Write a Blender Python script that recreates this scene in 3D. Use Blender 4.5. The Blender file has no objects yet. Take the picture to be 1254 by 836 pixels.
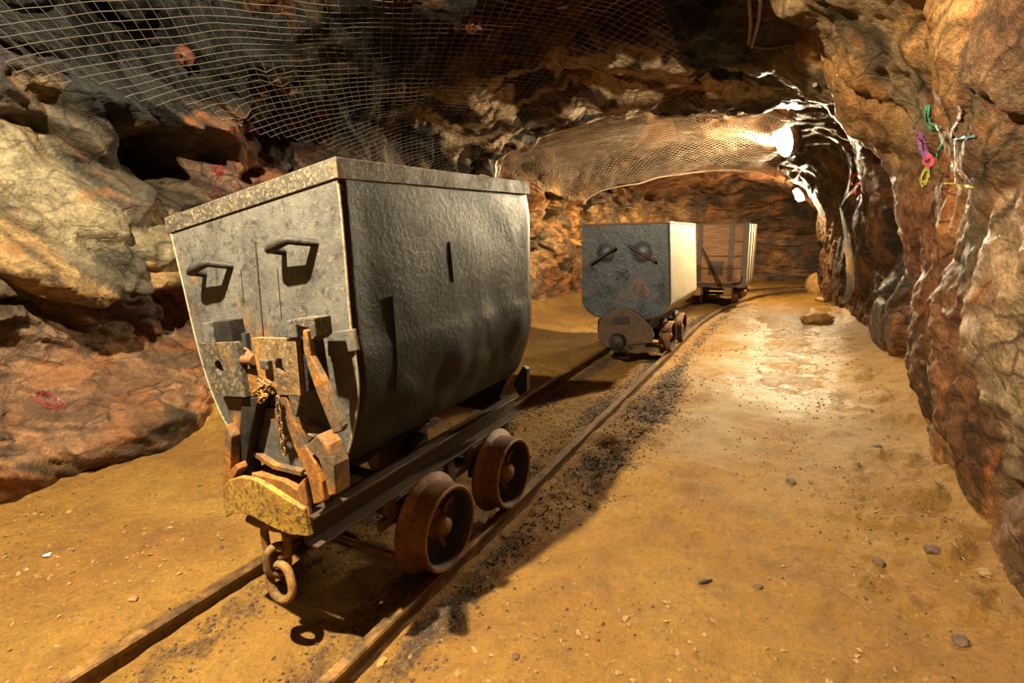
import bpy, bmesh, math, random
import numpy as np
from mathutils import Vector, Matrix
from mathutils.bvhtree import BVHTree
random.seed(7)
RS = np.random.RandomState(11)
scn = bpy.context.scene
COL = scn.collection
V = Vector

# ------------------------------------------------------------------ camera
F = 626.0; CX = 627.0; CY = 418.0; CAMZ = 1.14
cr = np.array([0.88000492, -0.07368186, -0.46921458])   # world x,y,z axes seen in camera space (right, up, forward)
rr = np.array([0.47440577, 0.18426195, 0.86080584])
uu = np.array([-0.02303262, 0.98011148, -0.19710653])
cam_d = bpy.data.cameras.new('camera'); cam = bpy.data.objects.new('camera', cam_d); COL.objects.link(cam)
right = V((cr[0], rr[0], uu[0])); upv = V((cr[1], rr[1], uu[1])); fwd = V((cr[2], rr[2], uu[2]))
M = Matrix((right, upv, -fwd)).transposed().to_4x4(); M.translation = V((0, 0, CAMZ))
cam.matrix_world = M
cam_d.sensor_width = 36; cam_d.lens = 36 * F / 1254; cam_d.clip_start = .02
scn.camera = cam
CO = V((0, 0, CAMZ))
def ray(px, py):
    d = np.array([px - CX, CY - py, F]); return V((d @ cr, d @ rr, d @ uu))
def atX(px, py, x): d = ray(px, py); return CO + d * (x / d[0])
def atY(px, py, y): d = ray(px, py); return CO + d * (y / d[1])
def atZ(px, py, z): d = ray(px, py); return CO + d * ((z - CAMZ) / d[2])

# ------------------------------------------------------------------ numpy noise
def h3(i, j, k, s):
    n = (i * 374761393 + j * 668265263 + k * 1274126177 + s * 974634777) & 0xffffffff
    n = ((n ^ (n >> 13)) * 1274126177) & 0xffffffff
    n = ((n ^ (n >> 16)) * 668265263) & 0xffffffff
    n = n ^ (n >> 15)
    return (n & 0xffffff) / float(0x1000000)
def vnoise(p, s=0):
    f = np.floor(p); t = p - f; t = t * t * (3 - 2 * t); i = f.astype(np.int64)
    r = 0
    for a in (0, 1):
        for b in (0, 1):
            for c in (0, 1):
                w = (t[:, 0] if a else 1 - t[:, 0]) * (t[:, 1] if b else 1 - t[:, 1]) * (t[:, 2] if c else 1 - t[:, 2])
                r = r + w * h3(i[:, 0] + a, i[:, 1] + b, i[:, 2] + c, s)
    return r * 2 - 1
def fbm(p, s=0, o=4, g=.5):
    r = 0; a = 1; 
    for k in range(o):
        r = r + a * vnoise(p * (2.03 ** k) + k * 7.3, s + k); a *= g
    return r
def cells(p, s):
    f = np.floor(p).astype(np.int64); n = len(p)
    F1 = np.full(n, 9.); F2 = np.full(n, 9.); D = np.zeros((n, 3)); I = np.zeros((n, 3), np.int64)
    for a in (-1, 0, 1):
        for b in (-1, 0, 1):
            for c in (-1, 0, 1):
                i = f + np.array([a, b, c])
                q = np.stack([h3(i[:, 0], i[:, 1], i[:, 2], s + m) for m in (1, 2, 3)], 1) * .9 + .05 + i
                dv = p - q; d = np.sqrt((dv ** 2).sum(1))
                m1 = d < F1; m2 = (~m1) & (d < F2)
                F2 = np.where(m1, F1, np.where(m2, d, F2)); F1 = np.where(m1, d, F1)
                D[m1] = dv[m1]; I[m1] = i[m1]
    h = [h3(I[:, 0], I[:, 1], I[:, 2], s + m) for m in (11, 12, 13, 14, 15)]
    return F1, F2, D, h
def sstep(a, b, x): t = np.clip((x - a) / (b - a), 0, 1); return t * t * (3 - 2 * t)

# ------------------------------------------------------------------ object helpers
def mesh_obj(name, verts, faces, mat=None, parent=None, smooth=False):
    me = bpy.data.meshes.new(name)
    if isinstance(verts, np.ndarray): verts = verts.tolist()
    me.from_pydata([tuple(v) for v in verts], [], faces if not isinstance(faces, np.ndarray) else faces.tolist())
    me.update()
    if smooth: me.polygons.foreach_set('use_smooth', [True] * len(me.polygons))
    if mat: me.materials.append(mat)
    o = bpy.data.objects.new(name, me); COL.objects.link(o)
    if parent is not None:
        o.parent = parent
        off = V(parent_world(parent))
        me.transform(Matrix.Translation(-off))
    return o
def parent_world(p):
    t = V((0, 0, 0))
    while p is not None: t = t + p.location; p = p.parent
    return t
def tag(o, label=None, cat=None, group=None, kind=None):
    if label: o['label'] = label
    if cat: o['category'] = cat
    if group: o['group'] = group
    if kind: o['kind'] = kind
    return o
def empty(name, loc, label, cat, group=None):
    o = bpy.data.objects.new(name, None); o.empty_display_size = .1; COL.objects.link(o); o.location = loc
    return tag(o, label, cat, group)
def bevel(o, w=.003, seg=2):
    m = o.modifiers.new('bevel', 'BEVEL'); m.width = w; m.segments = seg; m.limit_method = 'ANGLE'; m.angle_limit = .6; return o
class MB:
    """collects shapes in world coordinates, built into ONE mesh"""
    def __init__(s): s.v = []; s.f = []; s.sm = []
    def add(s, vs, fs, sm=False):
        b = len(s.v); s.v += [V(v) for v in vs]; s.f += [tuple(b + i for i in f) for f in fs]; s.sm += [sm] * len(fs); return s
    def box(s, a, b):
        (x0, y0, z0), (x1, y1, z1) = a, b
        return s.hexa([(x0, y0, z0), (x1, y0, z0), (x1, y1, z0), (x0, y1, z0), (x0, y0, z1), (x1, y0, z1), (x1, y1, z1), (x0, y1, z1)])
    def hexa(s, v): return s.add(v, [(0, 3, 2, 1), (4, 5, 6, 7), (0, 1, 5, 4), (1, 2, 6, 5), (2, 3, 7, 6), (3, 0, 4, 7)])
    def bar(s, a, b, w, h, up=(0, 0, 1)):
        a = V(a); b = V(b); d = (b - a).normalized(); u = V(up); x = d.cross(u).normalized(); u = x.cross(d)
        x = x * w / 2; u = u * h / 2
        return s.hexa([a - x - u, a + x - u, b + x - u, b - x - u, a - x + u, a + x + u, b + x + u, b - x + u])
    def prism(s, pts, d):
        """closed polygon pts (3-D) pushed by vector d"""
        n = len(pts); d = V(d); v = [V(p) for p in pts] + [V(p) + d for p in pts]
        return s.add(v, [tuple(range(n)), tuple(range(2 * n - 1, n - 1, -1))] + [(i, i + n, (i + 1) % n + n, (i + 1) % n) for i in range(n)])
    def tube(s, pts, r, n=10, close=False, cap=True):
        pts = [V(p) for p in pts]; m = len(pts); vs = []; prev = None
        for i, p in enumerate(pts):
            if close: t = pts[(i + 1) % m] - pts[i - 1]
            else: t = pts[min(i + 1, m - 1)] - pts[max(i - 1, 0)]
            t.normalize()
            if prev is None:
                a = t.cross(V((0, 0, 1)) if abs(t.z) < .9 else V((1, 0, 0))).normalized()
            else: a = (prev - t * prev.dot(t)).normalized()
            prev = a; b = t.cross(a); ri = r[i] if isinstance(r, (list, tuple)) else r
            vs += [p + (a * math.cos(6.28318 * k / n) + b * math.sin(6.28318 * k / n)) * ri for k in range(n)]
        fs = []
        for i in range(m if close else m - 1):
            j = (i + 1) % m
            off = 0
            if close and j == 0:
                off = min(range(n), key=lambda o: (vs[i * n] - vs[o]).length)
            for k in range(n): fs.append((i * n + k, i * n + (k + 1) % n, j * n + (k + 1 + off) % n, j * n + (k + off) % n))
        s.add(vs, fs, True)
        if cap and not close: s.f += [tuple(len(s.v) - m * n + k for k in range(n - 1, -1, -1)), tuple(len(s.v) - n + k for k in range(n))]; s.sm += [False] * 2
        return s
    def lathe(s, prof, c, axis, n=40, sm=True):
        """prof = [(radius, offset along axis)], closed at zero radius ends"""
        c = V(c); ax = V(axis).normalized(); a = ax.cross(V((0, 0, 1)) if abs(ax.z) < .9 else V((1, 0, 0))).normalized(); b = ax.cross(a)
        vs = []; 
        for (r, h) in prof: vs += [c + ax * h + (a * math.cos(6.28318 * k / n) + b * math.sin(6.28318 * k / n)) * max(r, 1e-4) for k in range(n)]
        fs = [(i * n + k, i * n + (k + 1) % n, (i + 1) * n + (k + 1) % n, (i + 1) * n + k) for i in range(len(prof) - 1) for k in range(n)]
        return s.add(vs, fs, sm)
    def build(s, name, mat, parent=None, bev=0):
        o = mesh_obj(name, s.v, s.f, mat, parent)
        bm = bmesh.new(); bm.from_mesh(o.data); 
        bmesh.ops.recalc_face_normals(bm, faces=bm.faces); bm.to_mesh(o.data); bm.free()
        o.data.polygons.foreach_set('use_smooth', s.sm)
        if any(s.sm):
            o.data.set_sharp_from_angle(angle=.7)
        if bev: bevel(o, bev)
        return o
def arc(c, r, a0, a1, n, ax=(1, 0, 0), ay=(0, 0, 1)):
    c = V(c); ax = V(ax); ay = V(ay)
    return [c + (ax * math.cos(a0 + (a1 - a0) * k / n) + ay * math.sin(a0 + (a1 - a0) * k / n)) * r for k in range(n + 1)]
def smooth_path(pts, n=8):
    pts = [V(p) for p in pts]; out = []
    for i in range(len(pts) - 1):
        p0 = pts[max(i - 1, 0)]; p1 = pts[i]; p2 = pts[i + 1]; p3 = pts[min(i + 2, len(pts) - 1)]
        for k in range(n):
            t = k / n
            out.append(.5 * ((2 * p1) + (p2 - p0) * t + (2 * p0 - 5 * p1 + 4 * p2 - p3) * t * t + (3 * p1 - p0 - 3 * p2 + p3) * t ** 3))
    return out + [pts[-1]]

# ------------------------------------------------------------------ materials
class NT:
    def __init__(s, name):
        s.m = bpy.data.materials.new(name); s.m.use_nodes = True; s.t = s.m.node_tree; s.b = s.t.nodes['Principled BSDF']
        s.co = s.n('ShaderNodeTexCoord').outputs['Object']
    def n(s, typ, **kw):
        x = s.t.nodes.new(typ)
        for k, v in kw.items():
            if hasattr(x, k): setattr(x, k, v)
            else: x.inputs[k].default_value = v
        return x
    def l(s, a, b): s.t.links.new(a, b)
    def noise(s, sc, det=6, rough=.6, dist=0, stretch=None):
        x = s.n('ShaderNodeTexNoise'); x.inputs['Scale'].default_value = sc; x.inputs['Detail'].default_value = det
        x.inputs['Roughness'].default_value = rough; x.inputs['Distortion'].default_value = dist
        if stretch:
            m = s.n('ShaderNodeMapping'); m.inputs['Scale'].default_value = stretch[0:3]
            if len(stretch) > 3: m.inputs['Rotation'].default_value = stretch[3:6]
            s.l(s.co, m.inputs[0]); s.l(m.outputs[0], x.inputs['Vector'])
        else: s.l(s.co, x.inputs['Vector'])
        return x.outputs['Fac']
    def ramp(s, fac, stops):
        r = s.n('ShaderNodeValToRGB'); e = r.color_ramp.elements
        while len(e) < len(stops): e.new(.5)
        for i, (p, c) in enumerate(stops):
            e[i].position = p; e[i].color = (c, c, c, 1) if isinstance(c, (int, float)) else (*c, 1)
        s.l(fac, r.inputs[0]); return r.outputs[0]
    def mix(s, fac, a, b, mode='MIX'):
        m = s.n('ShaderNodeMix', data_type='RGBA', blend_type=mode)
        for k, v in ((0, fac), (6, a), (7, b)):
            if isinstance(v, (int, float)): m.inputs[k].default_value = v if k == 0 else (v, v, v, 1)
            elif isinstance(v, tuple): m.inputs[k].default_value = (*v, 1)
            else: s.l(v, m.inputs[k])
        return m.outputs[2]
    def math(s, op, a, b=0.):
        m = s.n('ShaderNodeMath', operation=op)
        for k, v in ((0, a), (1, b)):
            if isinstance(v, (int, float)): m.inputs[k].default_value = v
            else: s.l(v, m.inputs[k])
        return m.outputs[0]
    def attr(s, name):
        return s.n('ShaderNodeAttribute', attribute_name=name).outputs
    def bump(s, h, dist, strength=1., prev=None):
        b = s.n('ShaderNodeBump'); b.inputs['Distance'].default_value = dist; b.inputs['Strength'].default_value = strength
        s.l(h, b.inputs['Height'])
        if prev: s.l(prev, b.inputs['Normal'])
        return b.outputs[0]
    def out(s, col=None, rough=None, nrm=None, metal=0., spec=None):
        i = s.b.inputs
        if col is not None:
            if isinstance(col, tuple): i['Base Color'].default_value = (*col, 1)
            else: s.l(col, i['Base Color'])
        if rough is not None:
            if isinstance(rough, (int, float)): i['Roughness'].default_value = rough
            else: s.l(rough, i['Roughness'])
        if nrm is not None: s.l(nrm, i['Normal'])
        if isinstance(metal, (int, float)): i['Metallic'].default_value = metal
        else: s.l(metal, i['Metallic'])
        if spec is not None: i['Specular IOR Level'].default_value = spec
        return s.m

def rock_material(name, rough_lo=.35, rough_hi=.8, rot=.6, ax=(1, 1, 2.3), sb=.035, spec=.34):
    t = NT(name)
    base = t.attr('tint')[0]
    st = t.noise(5, 9, .68, .25, (*ax, rot, 0, 0))
    v1 = t.ramp(st, [(.25, .52), (.5, 1.), (.75, 1.45)])
    c = t.mix(1., base, v1, 'MULTIPLY')
    n2 = t.noise(26, 6, .7)
    c = t.mix(1., c, t.ramp(n2, [(.3, .50), (.5, 1.), (.7, 1.5)]), 'MULTIPLY')
    c = t.mix(1., c, t.ramp(t.noise(85, 4, .7), [(.35, .72), (.5, 1.), (.68, 1.3)]), 'MULTIPLY')
    n3 = t.noise(2.3, 5, .6, 1.)
    c = t.mix(t.ramp(n3, [(.56, 0.), (.66, .55)]), c, (.20, .07, .014))
    n4 = t.noise(3.7, 6, .65, .7, (1, 2, 1))
    c = t.mix(t.ramp(n4, [(.60, 0.), (.70, .5)]), c, t.mix(1., base, (1.5, 1.65, 1.7), 'MULTIPLY'))
    # fine fractures
    vo = t.n('ShaderNodeTexVoronoi', feature='DISTANCE_TO_EDGE'); vo.inputs['Scale'].default_value = 5.5
    wn = t.n('ShaderNodeTexNoise'); wn.inputs['Scale'].default_value = 3; wn.inputs['Detail'].default_value = 1.5; t.l(t.co, wn.inputs['Vector'])
    vm = t.n('ShaderNodeVectorMath', operation='MULTIPLY_ADD'); t.l(wn.outputs['Color'], vm.inputs[0]); vm.inputs[1].default_value = (.28, .28, .28)
    mp = t.n('ShaderNodeMapping'); mp.inputs['Scale'].default_value = (1, .8, 1.6); mp.inputs['Rotation'].default_value = (rot, 0, 0)
    t.l(t.co, mp.inputs[0]); t.l(mp.outputs[0], vm.inputs[2]); t.l(vm.outputs[0], vo.inputs['Vector'])
    crack = t.ramp(vo.outputs['Distance'], [(0., 0.), (.05, 1.)])
    c = t.mix(t.ramp(t.noise(2.6, 4), [(.42, 0.), (.58, .85)]), c, t.mix(1., c, t.ramp(vo.outputs['Distance'], [(.0, .18), (.022, .45), (.06, 1.)]), 'MULTIPLY'))  # crack lines darkened in the colour, painting crevice shade
    b = t.bump(st, sb * .6, .8)
    for sc_, ds_ in ((6., .030), (17., .014)):
        vf = t.n('ShaderNodeTexVoronoi', feature='F1'); vf.inputs['Scale'].default_value = sc_; t.l(vm.outputs[0], vf.inputs['Vector'])
        # every chip is a small plane tilted its own way
        sb_ = t.n('ShaderNodeVectorMath', operation='SUBTRACT'); t.l(vf.outputs['Color'], sb_.inputs[0]); sb_.inputs[1].default_value = (.5, .5, .5)
        dd = t.n('ShaderNodeVectorMath', operation='DOT_PRODUCT'); t.l(sb_.outputs[0], dd.inputs[0])
        s2_ = t.n('ShaderNodeVectorMath', operation='MULTIPLY'); t.l(vm.outputs[0], s2_.inputs[0]); s2_.inputs[1].default_value = (sc_,) * 3
        df = t.n('ShaderNodeVectorMath', operation='SUBTRACT'); t.l(s2_.outputs[0], df.inputs[0])
        ps = t.n('ShaderNodeVectorMath', operation='MULTIPLY'); t.l(vf.outputs['Position'], ps.inputs[0]); ps.inputs[1].default_value = (sc_,) * 3
        t.l(ps.outputs[0], df.inputs[1]); t.l(df.outputs[0], dd.inputs[1])
        b = t.bump(dd.outputs['Value'], ds_, .9, b)
    b = t.bump(n2, .018, 1., b)
    b = t.bump(t.mix(t.ramp(t.noise(1.7, 3), [(.45, 0.), (.6, 1.)]), 1., crack), .014, .45, b)
    b = t.bump(t.noise(90, 4, .7), .005, .9, b)
    r = t.ramp(t.noise(6, 5, .6), [(.35, rough_lo), (.62, rough_hi)])
    return t.out(c, r, b, 0., spec)
M_ROCK = rock_material('rock', .38, .85)
M_ROCK_WET = rock_material('wet_rock', .45, .78, -.35, (1, 2.2, .9), .022, .2)
M_CEIL = rock_material('dark_rock', .35, .75, .3, (1, 1, 2.3), .035, .2)

def steel_material(name, base, speck, rust, dark, rough=(.35, .6), speck_at=.55, rust_at=.58, metal=.35, scale=1., streak=True, spec=.28):
    t = NT(name); k_ = .38; base, speck, dark = [tuple(x * k_ for x in q) for q in (base, speck, dark)]; rust = tuple(x * .56 for x in rust)
    n1 = t.noise(7 * scale, 8, .65)
    c = t.ramp(n1, [(.3, dark), (.5, base), (.7, tuple(x * 1.25 for x in base))])
    if streak:
        ns = t.noise(14 * scale, 5, .6, 0, (1, 1, .12)); c = t.mix(t.ramp(ns, [(.5, 0.), (.7, .45)]), c, tuple(x * .45 for x in base))
    n2 = t.noise(60 * scale, 8, .75)
    c = t.mix(t.ramp(n2, [(speck_at, 0.), (speck_at + .05, .9)]), c, speck)
    c = t.mix(t.ramp(t.noise(33 * scale, 9, .8, .4), [(.40, .75), (.47, 0.)]), c, tuple(x * .22 for x in base))
    n3 = t.noise(5 * scale, 8, .7, .5)
    rf = t.ramp(n3, [(rust_at, 0.), (rust_at + .12, 1.)])
    c = t.mix(rf, c, t.ramp(t.noise(40 * scale, 5), [(.35, tuple(x * .5 for x in rust)), (.65, rust)]))
    b = t.bump(n2, .003, .8); b = t.bump(n3, .012, .5, b)
    r = t.ramp(n1, [(.35, rough[0]), (.65, rough[1])])
    mm = t.math('MULTIPLY', t.math('SUBTRACT', 1., rf), metal)
    return t.out(c, r, b, mm, spec)
M_STEEL = steel_material('worn_grey_steel', (.185, .178, .155), (.36, .29, .17), (.34, .16, .04), (.085, .085, .085), (.42, .62), .57, .57, .15)
M_STEEL_SHADED = steel_material('shaded_worn_steel', (.024, .024, .029), (.10, .06, .03), (.09, .04, .018), (.007, .009, .013), (.34, .5), .60, .60, .0, 1., True, .15)  # wagon steel with the unlit side's shade put into the colour
M_RUSTY = steel_material('rusted_steel', (.20, .13, .07), (.07, .055, .045), (.42, .17, .03), (.13, .10, .07), (.5, .8), .54, .46, .1, 1.6, False)
M_PLATE = steel_material('pitted_plate', (.12, .105, .08), (.46, .35, .17), (.34, .18, .05), (.06, .06, .06), (.45, .7), .53, .60, .2, 1.6, False)
M_PLATE2 = steel_material('rusty_pitted_plate', (.26, .17, .08), (.58, .42, .18), (.46, .22, .05), (.07, .06, .05), (.45, .7), .54, .50, .2, 1.6, False)
M_YELLOW = steel_material('yellow_flaking_paint', (.72, .42, .06), (.10, .085, .07), (.42, .19, .045), (.42, .26, .08), (.5, .7), .51, .50, .1, 1.5, False)
M_WHEEL = steel_material('rusty_wheel', (.30, .13, .05), (.13, .06, .03), (.38, .17, .06), (.15, .07, .035), (.5, .75), .58, .55, .2, 1.5, False)
M_DARK = steel_material('blackened_iron', (.04, .034, .03), (.12, .07, .04), (.10, .05, .025), (.02, .02, .02), (.4, .7), .6, .6, .3, 1.5, False)
M_CRADLE = steel_material('rust_brown_iron', (.11, .06, .035), (.05, .03, .02), (.22, .09, .03), (.05, .03, .02), (.5, .7), .56, .6, .1, 1.5, False)
M_BLUE = steel_material('blue_grey_steel', (.075, .095, .115), (.26, .19, .14), (.20, .09, .04), (.03, .04, .052), (.3, .5), .56, .55, .3)
M_CREAM = steel_material('pale_lit_worn_steel', (.52, .42, .26), (.35, .22, .10), (.42, .26, .11), (.44, .34, .20), (.5, .7), .6, .6, .1)  # pale tone paints lamplight on wagon sides; scraped metal on the plate edge
M_CHAIN = steel_material('rusted_chain', (.36, .20, .07), (.14, .08, .04), (.48, .24, .06), (.2, .11, .05), (.5, .8), .58, .45, .2, 3, False)
M_RAIL = steel_material('rail_steel', (.30, .17, .07), (.12, .08, .05), (.42, .22, .06), (.12, .08, .05), (.3, .6), .55, .5, .5, 2, False)
def plain(name, col, rough=.5, metal=0.):
    col = tuple(x * .8 for x in col); t = NT(name); n = t.noise(20, 5); c = t.mix(1., col, t.ramp(n, [(.3, .7), (.7, 1.2)]), 'MULTIPLY')
    return t.out(c, rough, t.bump(n, .002, .5), metal)
M_WIRE = plain('wire', (.17, .135, .105), .45, .5)
_t = NT('two_tone_wire'); _s = _t.n('ShaderNodeSeparateXYZ'); _t.l(_t.co, _s.inputs[0])
_m = _t.ramp(_t.math('ADD', _t.math('MULTIPLY', _t.math('ADD', _s.outputs[0], 2.4), .45), _t.math('SUBTRACT', _t.noise(1.5, 3), .5)), [(.2, 0.), (.75, 1.)])
M_WIRE = _t.out(_t.mix(_m, (.12, .10, .08), (.26, .085, .03)), .45, None, .4)  # wire colour shifts from grey to red-brown towards the right
M_RUSTWIRE = plain('rusty_wire', (.42, .17, .07), .5, .4)
M_PALEWIRE = plain('pale_wire', (.62, .46, .30), .4, .3)
M_IRON = plain('iron_strap', (.09, .06, .045), .55, .5)
M_TWIG = plain('dry_twig', (.16, .08, .03), .8)
M_PAPER = plain('white_paper', (.75, .72, .66), .6)
M_CABLE = plain('cable_sheath', (.20, .14, .09), .45)
M_RECESS_SHADE = plain('shaded_iron', (.016, .010, .007), .85)  # near-black tone paints the shade inside the wheel recess
M_BLACK = plain('black_fissure', (.006, .006, .006), .9)
M_BOLT = plain('rust_red_plate', (.08, .022, .012), .6, .3)
def wood_material():
    t = NT('weathered_wood'); g = t.noise(9, 8, .65, 1.0, (.5, .5, 7)); n = t.noise(6, 5)
    c = t.ramp(g, [(.3, (.075, .03, .012)), (.5, (.20, .095, .034)), (.72, (.33, .18, .075))])
    c = t.mix(t.ramp(n, [(.55, 0.), (.7, .6)]), c, (.30, .13, .05))
    return t.out(t.mix(1., c, .9, 'MULTIPLY'), .7, t.bump(g, .004, .8))
M_WOOD = wood_material()
def emit(name, col, s):
    t = NT(name); t.b.inputs['Base Color'].default_value = (1, 1, 1, 1); t.b.inputs['Emission Color'].default_value = (*col, 1); t.b.inputs['Emission Strength'].default_value = s
    return t.m
def floor_material():
    t = NT('ochre_mine_dirt')
    g = t.attr('gravel')[2]; wet = t.attr('wet')[2]; pale = t.attr('pale')[2]
    n1 = t.noise(1.3, 6, .6, .4); n2 = t.noise(9, 8, .7); n3 = t.noise(55, 6, .7)
    c = t.ramp(n1, [(.3, (.225, .100, .016)), (.5, (.30, .150, .022)), (.7, (.37, .21, .038))])
    c = t.mix(1., c, t.ramp(n2, [(.3, .78), (.5, 1.), (.7, 1.15)]), 'MULTIPLY')
    c = t.mix(1., c, t.ramp(n3, [(.28, .42), (.42, .95), (.60, 1.05), (.72, 1.6)]), 'MULTIPLY')
    vs2 = t.n('ShaderNodeTexVoronoi'); vs2.inputs['Scale'].default_value = 34; t.l(t.co, vs2.inputs['Vector'])
    dots = t.math('MULTIPLY', t.ramp(vs2.outputs['Distance'], [(.16, 1.), (.24, 0.)]), t.ramp(t.noise(3.1, 4), [(.45, 0.), (.6, .8)]))
    sp2 = t.n('ShaderNodeSeparateColor'); t.l(vs2.outputs['Color'], sp2.inputs[0])
    c = t.mix(dots, c, t.ramp(sp2.outputs[0], [(0., (.09, .045, .015)), (.55, (.14, .07, .025)), (.8, (.34, .20, .07)), (1., (.42, .32, .18))]))
    c = t.mix(t.ramp(t.noise(4.3, 7, .7, .3), [(.52, 0.), (.66, .55)]), c, (.17, .08, .018))
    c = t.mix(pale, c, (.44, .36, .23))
    vo = t.n('ShaderNodeTexVoronoi'); vo.inputs['Scale'].default_value = 62; t.l(t.co, vo.inputs['Vector'])
    gc = t.ramp(t.n('ShaderNodeSeparateColor').outputs[0], [(0, .03), (1, .2)])
    sp = t.n('ShaderNodeSeparateColor'); t.l(vo.outputs['Color'], sp.inputs[0])
    gc = t.ramp(sp.outputs[0], [(0., (.028, .018, .012)), (.5, (.06, .037, .02)), (.8, (.12, .07, .035)), (1., (.24, .15, .07))])
    gm = t.ramp(t.math('ADD', g, t.math('MULTIPLY', t.math('SUBTRACT', t.noise(14, 8, .75), .5), 1.8)), [(.36, 0.), (.75, .92)])
    c = t.mix(gm, c, gc)
    c = t.mix(1., c, .76, 'MULTIPLY')
    b = t.bump(n2, .07, .9); b = t.bump(n3, .016, 1., b)
    hv = t.math('MULTIPLY', vo.outputs['Distance'], gm)
    b = t.bump(hv, -.02, .9, b)
    b = t.bump(t.noise(140, 3, .6), .002, .6, b)
    wr = t.ramp(t.math('ADD', wet, t.math('MULTIPLY', t.math('SUBTRACT', t.noise(5, 6, .65), .5), .9)), [(.3, .85), (.6, .36), (.8, .16)])
    return t.out(c, wr, b, 0., .36)
M_FLOOR = floor_material()
def stone_material(name, a, b_):
    t = NT(name); info = t.n('ShaderNodeObjectInfo'); n = t.noise(14, 7, .7); n2 = t.noise(60, 4)
    c = t.ramp(n, [(.3, a), (.7, b_)])
    return t.out(t.mix(1., c, .76, 'MULTIPLY'), .85, t.bump(n2, .004, .7, t.bump(n, .02, .7)), 0., .3)
M_STONE_O = stone_material('orange_stone', (.26, .12, .03), (.42, .24, .07))
M_STONE_G = stone_material('grey_stone', (.045, .03, .02), (.15, .09, .05))
M_GRAVEL = stone_material('dark_gravel', (.02, .014, .01), (.11, .065, .035))
M_PEBBLE = stone_material('ochre_pebble', (.13, .065, .02), (.36, .24, .11))

# ------------------------------------------------------------------ cave shell
ST = [  # y-station, L(x,y), R(x,y), ceiling factor
 (-3.5, (-3.1, -3.5), (.95, -3.5), 1.15), (-.6, (-3.15, -.6), (.80, -.6), 1.15), (.5, (-3.15, .5), (.72, .5), 1.09), (1.6, (-3.10, 1.6), (.70, 1.6), 1.02),
 (2.6, (-3.1, 2.6), (.72, 2.6), .985), (3.5, (-3.15, 3.5), (.74, 3.5), .96), (4.4, (-3.15, 4.4), (.92, 4.3), .975), (5.4, (-3.15, 5.4), (.82, 5.3), 1.0),
 (6.6, (-3.15, 6.7), (.78, 6.5), .975), (7.8, (-3.1, 8.0), (.76, 7.7), .96), (9.2, (-2.95, 9.6), (.66, 9.0), .95), (10.4, (-2.5, 11.3), (.50, 10.1), .93),
 (11.4, (-1.5, 12.6), (.60, 10.9), .87), (12.6, (0., 13.2), (1.4, 11.5), .87), (14.2, (2., 13.5), (2.8, 11.7), .87), (16.5, (4.5, 13.5), (4.5, 11.7), .87)]
PR = [(-.02, -.25), (0, 0), (-.012, .4), (-.008, .75), (.03, 1.05), (.035, 1.5), (.07, 1.88), (.17, 2.13), (.33, 2.27), (.50, 2.33), (.66, 2.27), (.77, 2.10), (.86, 1.86), (.925, 1.5), (.965, 1.0), (.99, .5), (1., 0), (1.01, -.25)]
def catm(P, t):
    """P (n,k) uniform, t in [0,n-1]"""
    P = np.asarray(P, float); i = np.clip(np.floor(t).astype(int), 0, len(P) - 2); f = (t - i)[:, None]
    g = lambda j: P[np.clip(j, 0, len(P) - 1)]
    p0, p1, p2, p3 = g(i - 1), g(i), g(i + 1), g(i + 2)
    return .5 * (2 * p1 + (p2 - p0) * f + (2 * p0 - 5 * p1 + 4 * p2 - p3) * f ** 2 + (3 * p1 - p0 - 3 * p2 + p3) * f ** 3)
S_IN = np.array([s[0] for s in ST]); S_VAL = np.array([[*s[1], *s[2], s[3]] for s in ST])
def station(s):
    tt = np.interp(s, S_IN, np.arange(len(S_IN))); return catm(S_VAL, tt)
# section resample by arc length
_t = np.linspace(0, len(PR) - 1, 2000); _p = catm(PR, _t); _l = np.concatenate([[0], np.cumsum(np.hypot(np.diff(_p[:, 0]) * 3.85, np.diff(_p[:, 1])))]); SEC_LEN = _l[-1]
def base_pt(s, a):
    """s station, a arc length 0..SEC_LEN -> xyz"""
    sv = station(s); u = np.interp(a, _l, _p[:, 0]); z = np.interp(a, _l, _p[:, 1])
    zz = np.where(z > 0, z * (1 + (sv[:, 4] - 1) * sstep(.5, 1.9, z)), z)
    x = sv[:, 0] + (sv[:, 2] - sv[:, 0]) * u; y = sv[:, 1] + (sv[:, 3] - sv[:, 1]) * u
    return np.stack([x, y, zz], 1)
# sampling stations: finer near the camera
s_list = [-3.5]
while s_list[-1] < 16.5:
    s0 = s_list[-1]; s_list.append(s0 + (.09 if s0 < .2 else max(.0125, .0052 * (s0 + .6)) * (1 if s0 < 12.8 else 3)))
S = np.array(s_list); NA = 640; A = np.linspace(0, SEC_LEN, NA)
SS, AA = np.meshgrid(S, A, indexing='ij'); NS = len(S)
P0 = base_pt(SS.ravel(), AA.ravel())
e = .02
N0 = np.cross(base_pt(SS.ravel() + e, AA.ravel()) - base_pt(SS.ravel() - e, AA.ravel()), base_pt(SS.ravel(), AA.ravel() + e) - base_pt(SS.ravel(), AA.ravel() - e))
N0 /= np.linalg.norm(N0, axis=1)[:, None] + 1e-9
_mid = P0 - np.array([-1.2, 0, 1.0]) ; _mid[:, 1] = 0
if ((N0 * _mid)[:NA * 50].sum()) > 0: N0 = -N0     # point inwards
a_n = AA.ravel() / SEC_LEN; s_n = SS.ravel()
leftw = 1 - sstep(.30, .36, a_n); rightw = sstep(.62, .70, a_n); ceilw = (1 - leftw) * (1 - rightw)
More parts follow.
